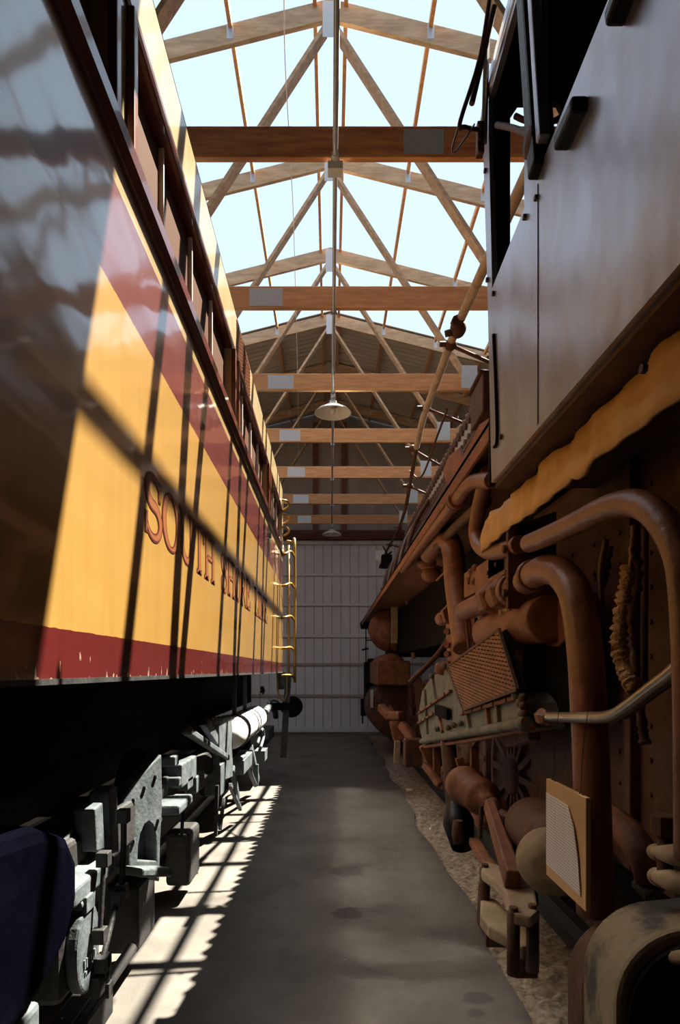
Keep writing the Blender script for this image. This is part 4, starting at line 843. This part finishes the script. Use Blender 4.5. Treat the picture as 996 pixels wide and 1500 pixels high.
bm = B(); lathe(bm, c0 + Vector((.12, .18, 0)), (0, 1, 0), [(0, .13), (.5, .13)], 28); obj('sander_body', bm, M['rust_dark'], EN)
# big rounded weathered casting at the near right corner
bm = B(); x0, zt, rr_ = .705, 1.06, .19
pf = [(x0 + .03, .20), (x0, .35), (x0, zt - rr_)] + [(x0 + rr_ - rr_ * math.cos(a), zt - rr_ + rr_ * math.sin(a)) for a in [PI / 2 * k / 10 for k in range(1, 11)]] + [(1.5, zt + .06), (1.5, .2)]
inn = [(x + .022, z) if z < zt - rr_ else (x + .02, z - .022) for x, z in pf]
prism(bm, [(x, 1.72, z) for x, z in pf], (0, -.20, 0)); CB = obj('ash_hopper', bm, M['weathered'], EN, bevel=.012)
bm = B(); prism(bm, [(x + .025, 1.53, z - .025) for x, z in pf], (0, -.03, 0)); obj('hopper_face', bm, M['black'], CB)
bm = B(); prism(bm, [(x + .01, 1.86, z * .93 - .02) for x, z in pf[:-2]] + [(1.3, 1.86, .95), (1.3, 1.86, .2)], (0, -.12, 0)); obj('hopper_back_flange', bm, M['rust_dark'], CB, bevel=.01)
bm = B()
for y, z in ((1.6, .72), (1.6, .55), (1.6, .4)): bolt(bm, (x0 + .002, y, z), (-1, 0, 0), .014, .012)
obj('hopper_rivets', bm, M['rust_dark'], CB)
for (a, b_, c_, d_, r) in ((960, 1248, 1010, 1256, .022), (962, 1284, 1010, 1298, .024)):
    bm = B(); tube(bm, [P(a, b_, .88), P((a + c_) / 2, (b_ + d_) / 2, .86), P(c_, d_, .88)], [r * .7, r * 1.2, r], 10); ball(bm, P(a, b_, .88), r); obj('linkage_arm', bm, M['tan'], EN)
bm = B(); p = P(974, 1300, .88); q = P(974, 1222, .88); tube(bm, [p, q], .02, 8); lathe(bm, q, (0, 0, 1), [(0, .035), (.05, .035)], 8, False); lathe(bm, q - Vector((0, 0, .07)), (0, 0, 1), [(0, .028), (.03, .028)], 8, False); obj('linkage_pin', bm, M['rust_dark'], EN)
bm = B(); tube(bm, [P(957, 1408, .84), P(975, 1405, .84), P(1010, 1400, .84)], [.02, .016, .016], 10); lathe(bm, P(968, 1406, .84), (0, -1, 0), [(0, .025), (.03, .025)], 6, False); obj('drain_cock', bm, M['tan'], EN)
bm = B(); prism(bm, [PZ(a, b_, 1.02) for a, b_ in ((925, 1290), (958, 1272), (985, 1290), (945, 1312))], (0, 0, -.02)); obj('hopper_tongue', bm, M['lub'], EN, bevel=.004)
bm = B(); pa = [P(a, b_, 1.02) for a, b_ in ((890, 1195), (920, 1220), (945, 1260), (955, 1300))]; tube(bm, pa, .05, 8); obj('brake_rigging', bm, M['rust'], EN)
# sand pipe with flared mouth
bm = B(); tube(bm, [P(656, 1085, .86), P(660, 1130, .86), P(664, 1170, .86)], .055, 14, n=3); lathe(bm, P(659, 1128, .86), (0, -.1, -1), [(-.02, .062), (.0, .068), (.03, .068), (.035, .06), (.06, .068), (.08, .06)], 16); SPp = obj('sand_pipe', bm, M['rust_dark'], EN)
bm = B(); p = P(664, 1165, .86); q = P(678, 1240, .86)
ax = (q - p).normalized(); ln = (q - p).length
lathe(bm, p, ax, [(0, .056), (ln * .25, .07), (ln * .55, .105), (ln, .075), (ln, .06), (ln * .55, .09), (ln * .3, .05)], 18); obj('sand_pipe_mouth', bm, M['black_gloss'], SPp)
# drivers, rods
DY = [4.9 + 1.55 * k for k in range(5)]
for y in DY:
    bm = B(); R = .70; z = .165 + R
    lathe(bm, (1.6, y, z), (-1, 0, 0), [(0, R + .025), (.03, R + .025), (.035, R), (.14, R - .01), (.14, R - .08), (.11, R - .09), (.10, .17), (.17, .16), (.2, .12), (.2, .02)], 44)
    for k in range(14):
        a = 2 * PI * k / 14; bar(bm, (1.48, y + .14 * math.cos(a), z + .14 * math.sin(a)), (1.48, y + (R - .05) * math.cos(a), z + (R - .05) * math.sin(a)), .05, .06, (1, 0, 0))
    lathe(bm, (2.9, y, z), (-1, 0, 0), [(0, .1), (1.3, .1)], 14)
    lathe(bm, (2.9, y, z), (1, 0, 0), [(0, R), (.14, R)], 32)
    obj('driving_wheel', bm, M['rust_dark'], EN)
bm = B(); bar(bm, (1.22, DY[0] - .15, .58), (1.22, DY[4] + .15, .58), .06, .13)
for y in DY: lathe(bm, (1.4, y, .58), (-1, 0, 0), [(0, .08), (.15, .08), (.15, .13), (.24, .13), (.26, .07)], 18)
obj('side_rod', bm, M['rust'], EN, bevel=.01)
bm = B(); bar(bm, (1.12, DY[2], .58), (1.12, 11.6, .98), .05, .14); obj('main_rod', bm, M['rust'], EN, bevel=.01)
# front end: cylinder, tank, pilot
bm = B(); lathe(bm, (1.30, 11.9, .95), (0, 1, 0), [(0, .2), (.02, .5), (.08, .56), (1.7, .56), (1.76, .5), (1.8, .2)], 40); CYL = obj('steam_cylinder', bm, M['rust_dark'], EN)
bm = B(); box(bm, (.86, 11.5, 1.42), (1.5, 13.4, 1.88)); lathe(bm, (1.15, 11.6, 1.75), (0, 1, 0), [(0, .2), (.02, .28), (1.9, .28), (1.92, .2)], 28); obj('valve_chest', bm, M['rust'], CYL, bevel=.03)
bm = B(); lathe(bm, (2.0, 11.8, 2.48), (-1, 0, 0), [(0, .42), (.9, .42), (1.0, .40), (1.12, .33), (1.22, .2), (1.27, .06), (1.28, .01)], 36); AT = obj('front_air_tank', bm, M['rust'], EN)
bm = B(); lathe(bm, (1.12, 11.8, 2.48), (-1, 0, 0), [(0, .425), (.025, .425)], 36); obj('tank_seam', bm, M['rust_dark'], AT)
bm = B(); a = PY(573, 942, 11.2); b_ = PY(583, 883, 11.2); box(bm, (a.x, 11.2, a.z), (b_.x, 11.3, b_.z)); obj('tank_bracket', bm, M['tan'], EN, bevel=.01)
bm = B(); tube(bm, [PY(588, 842, 10.2), PY(595, 870, 10.2), PY(602, 915, 10.2), PY(606, 965, 10.2)], .035, 8); obj('hanging_rod', bm, M['pipe'], EN)
bm = B()
for (a, b_, c_, d_) in ((560, 860, 572, 885), (576, 830, 586, 880), (588, 838, 592, 866)): tube(bm, [PY(a, b_, 11), PY((a + c_) / 2 + 2, (b_ + d_) / 2, 11), PY(c_, d_, 11)], .05, 8)
obj('front_pipe', bm, M['rust'], EN)
bm = B(); box(bm, PY(538, 965, 13.6), PY(552, 1000, 13.4)); box(bm, (.78, 13.6, .75), (1.4, 14.4, 1.9)); obj('front_step', bm, M['black'], EN, bevel=.02)
bm = B(); tube(bm, [PY(536, 912, 14.6), PY(536, 1000, 14.6)], .014, 6); tube(bm, [PY(536, 938, 14.6), PY(548, 938, 14.6)], .014, 6); tube(bm, [PY(540, 950, 14.6), PY(530, 952, 14.6)], .02, 6); obj('front_step_rod', bm, M['black'], EN)
bm = B(); box(bm, PY(528, 1048, 14.0), PY(536, 1024, 13.8)); tube(bm, [PY(531, 1048, 13.9), PY(531, 1060, 13.9)], .02, 6); obj('marker_block', bm, M['black'], EN, bevel=.01)
bm = B(); a = PY(542, 1036, 12.0); b_ = PY(546, 1010, 12.0); box(bm, (a.x, 11.85, a.z), (b_.x, 11.9, b_.z)); obj('pale_tag', bm, M['plate'], EN)
bm = B(); bar(bm, PY(558, 1036, 9.2), PY(572, 1050, 8.8), .12, .12); bar(bm, PY(570, 1048, 8.8), PY(588, 1048, 8.6), .12, .12); bar(bm, PY(578, 1055, 8.7), PY(584, 1085, 8.7), .10, .16); bar(bm, PY(588, 1060, 8.5), PY(606, 1085, 8.3), .12, .12); obj('valve_link', bm, M['rust'], EN, bevel=.03)
bm = B(); bar(bm, PY(582, 1085, 7.8), PY(581, 1118, 7.8), .05, .08); obj('hanger', bm, M['tan'], EN, bevel=.01)
bm = B(); box(bm, PY(590, 1120, 7.6), PY(618, 1083, 7.4)); obj('crosshead_slipper', bm, M['rust_dark'], EN, bevel=.02)
bm = B(); bar(bm, PY(622, 1090, 5.6), PY(640, 1125, 5.6), .08, .12); bar(bm, PY(640, 1095, 5.5), PY(640, 1150, 5.5), .05, .07); bar(bm, PY(622, 1120, 5.6), PY(645, 1150, 5.4), .06, .06); obj('brake_rigging', bm, M['rust'], EN, bevel=.012)
bm = B(); bar(bm, PY(695, 1095, 4.0), PY(695, 1135, 4.0), .04, .05); obj('hanger', bm, M['rust'], EN)
bm = B(); bar(bm, PY(672, 1110, 4.2), PY(682, 1140, 4.2), .05, .05); obj('hanger', bm, M['rust'], EN)
bm = B(); tube(bm, [PY(600, 1000, 6.5), PY(640, 960, 6.5), PY(660, 930, 6.5)], .03, 8); obj('reach_rod', bm, M['rust_dark'], EN)

# ------------------------------------------------------------------ hanging information board
ya, yb, za, zb = 1.805, 2.136, .99, 1.325
IB = thing('information_board', 'tan board with a printed sheet hanging by wires from the locomotive', 'sign', (.755, 1.97, za))
bm = B(); box(bm, (.75, ya, za), (.765, yb, zb)); obj('backing_board', bm, M['board'], IB, bevel=.002)
bm = B(); pts = [(.7455, yb - .012, za + .04), (.7455, ya + .03, za + .035), (.7425, ya + .045, za + .15), (.7425, ya + .075, za + .23), (.744, ya + .13, za + .285), (.7455, yb - .012, za + .29)]
prism(bm, pts, (.003, 0, 0)); PR = obj('printed_sheet', bm, M['print'], IB)
bm = B()
for y in (ya + .05, yb - .05):
    pts = [(.757, y, zb + .012 + .0), (.757, y + .012, zb), (.757, y, zb - .012), (.757, y - .012, zb), (.757, y, zb + .012)]; tube(bm, pts, .002, 6)
    tube(bm, [(.757, y, zb + .01), (.765, y + .01, zb + .12), (.78, y + .0, zb + .27)], .0012, 5)
obj('hanging_wires', bm, M['truck_dark'], IB)
# scraps and stains
bm = B(); c = PZ(588, 1156, .0); prism(bm, [c + Vector((.08, -.05, -.02)), c + Vector((.16, -.03, -.02)), c + Vector((.15, .06, -.02)), c + Vector((.07, .04, -.02))], (0, 0, .02)); tag(obj('paper_scrap', bm, M['paper_plain'], bevel=.003), 'small white scrap lying on the gravel beside the floor edge', 'litter')
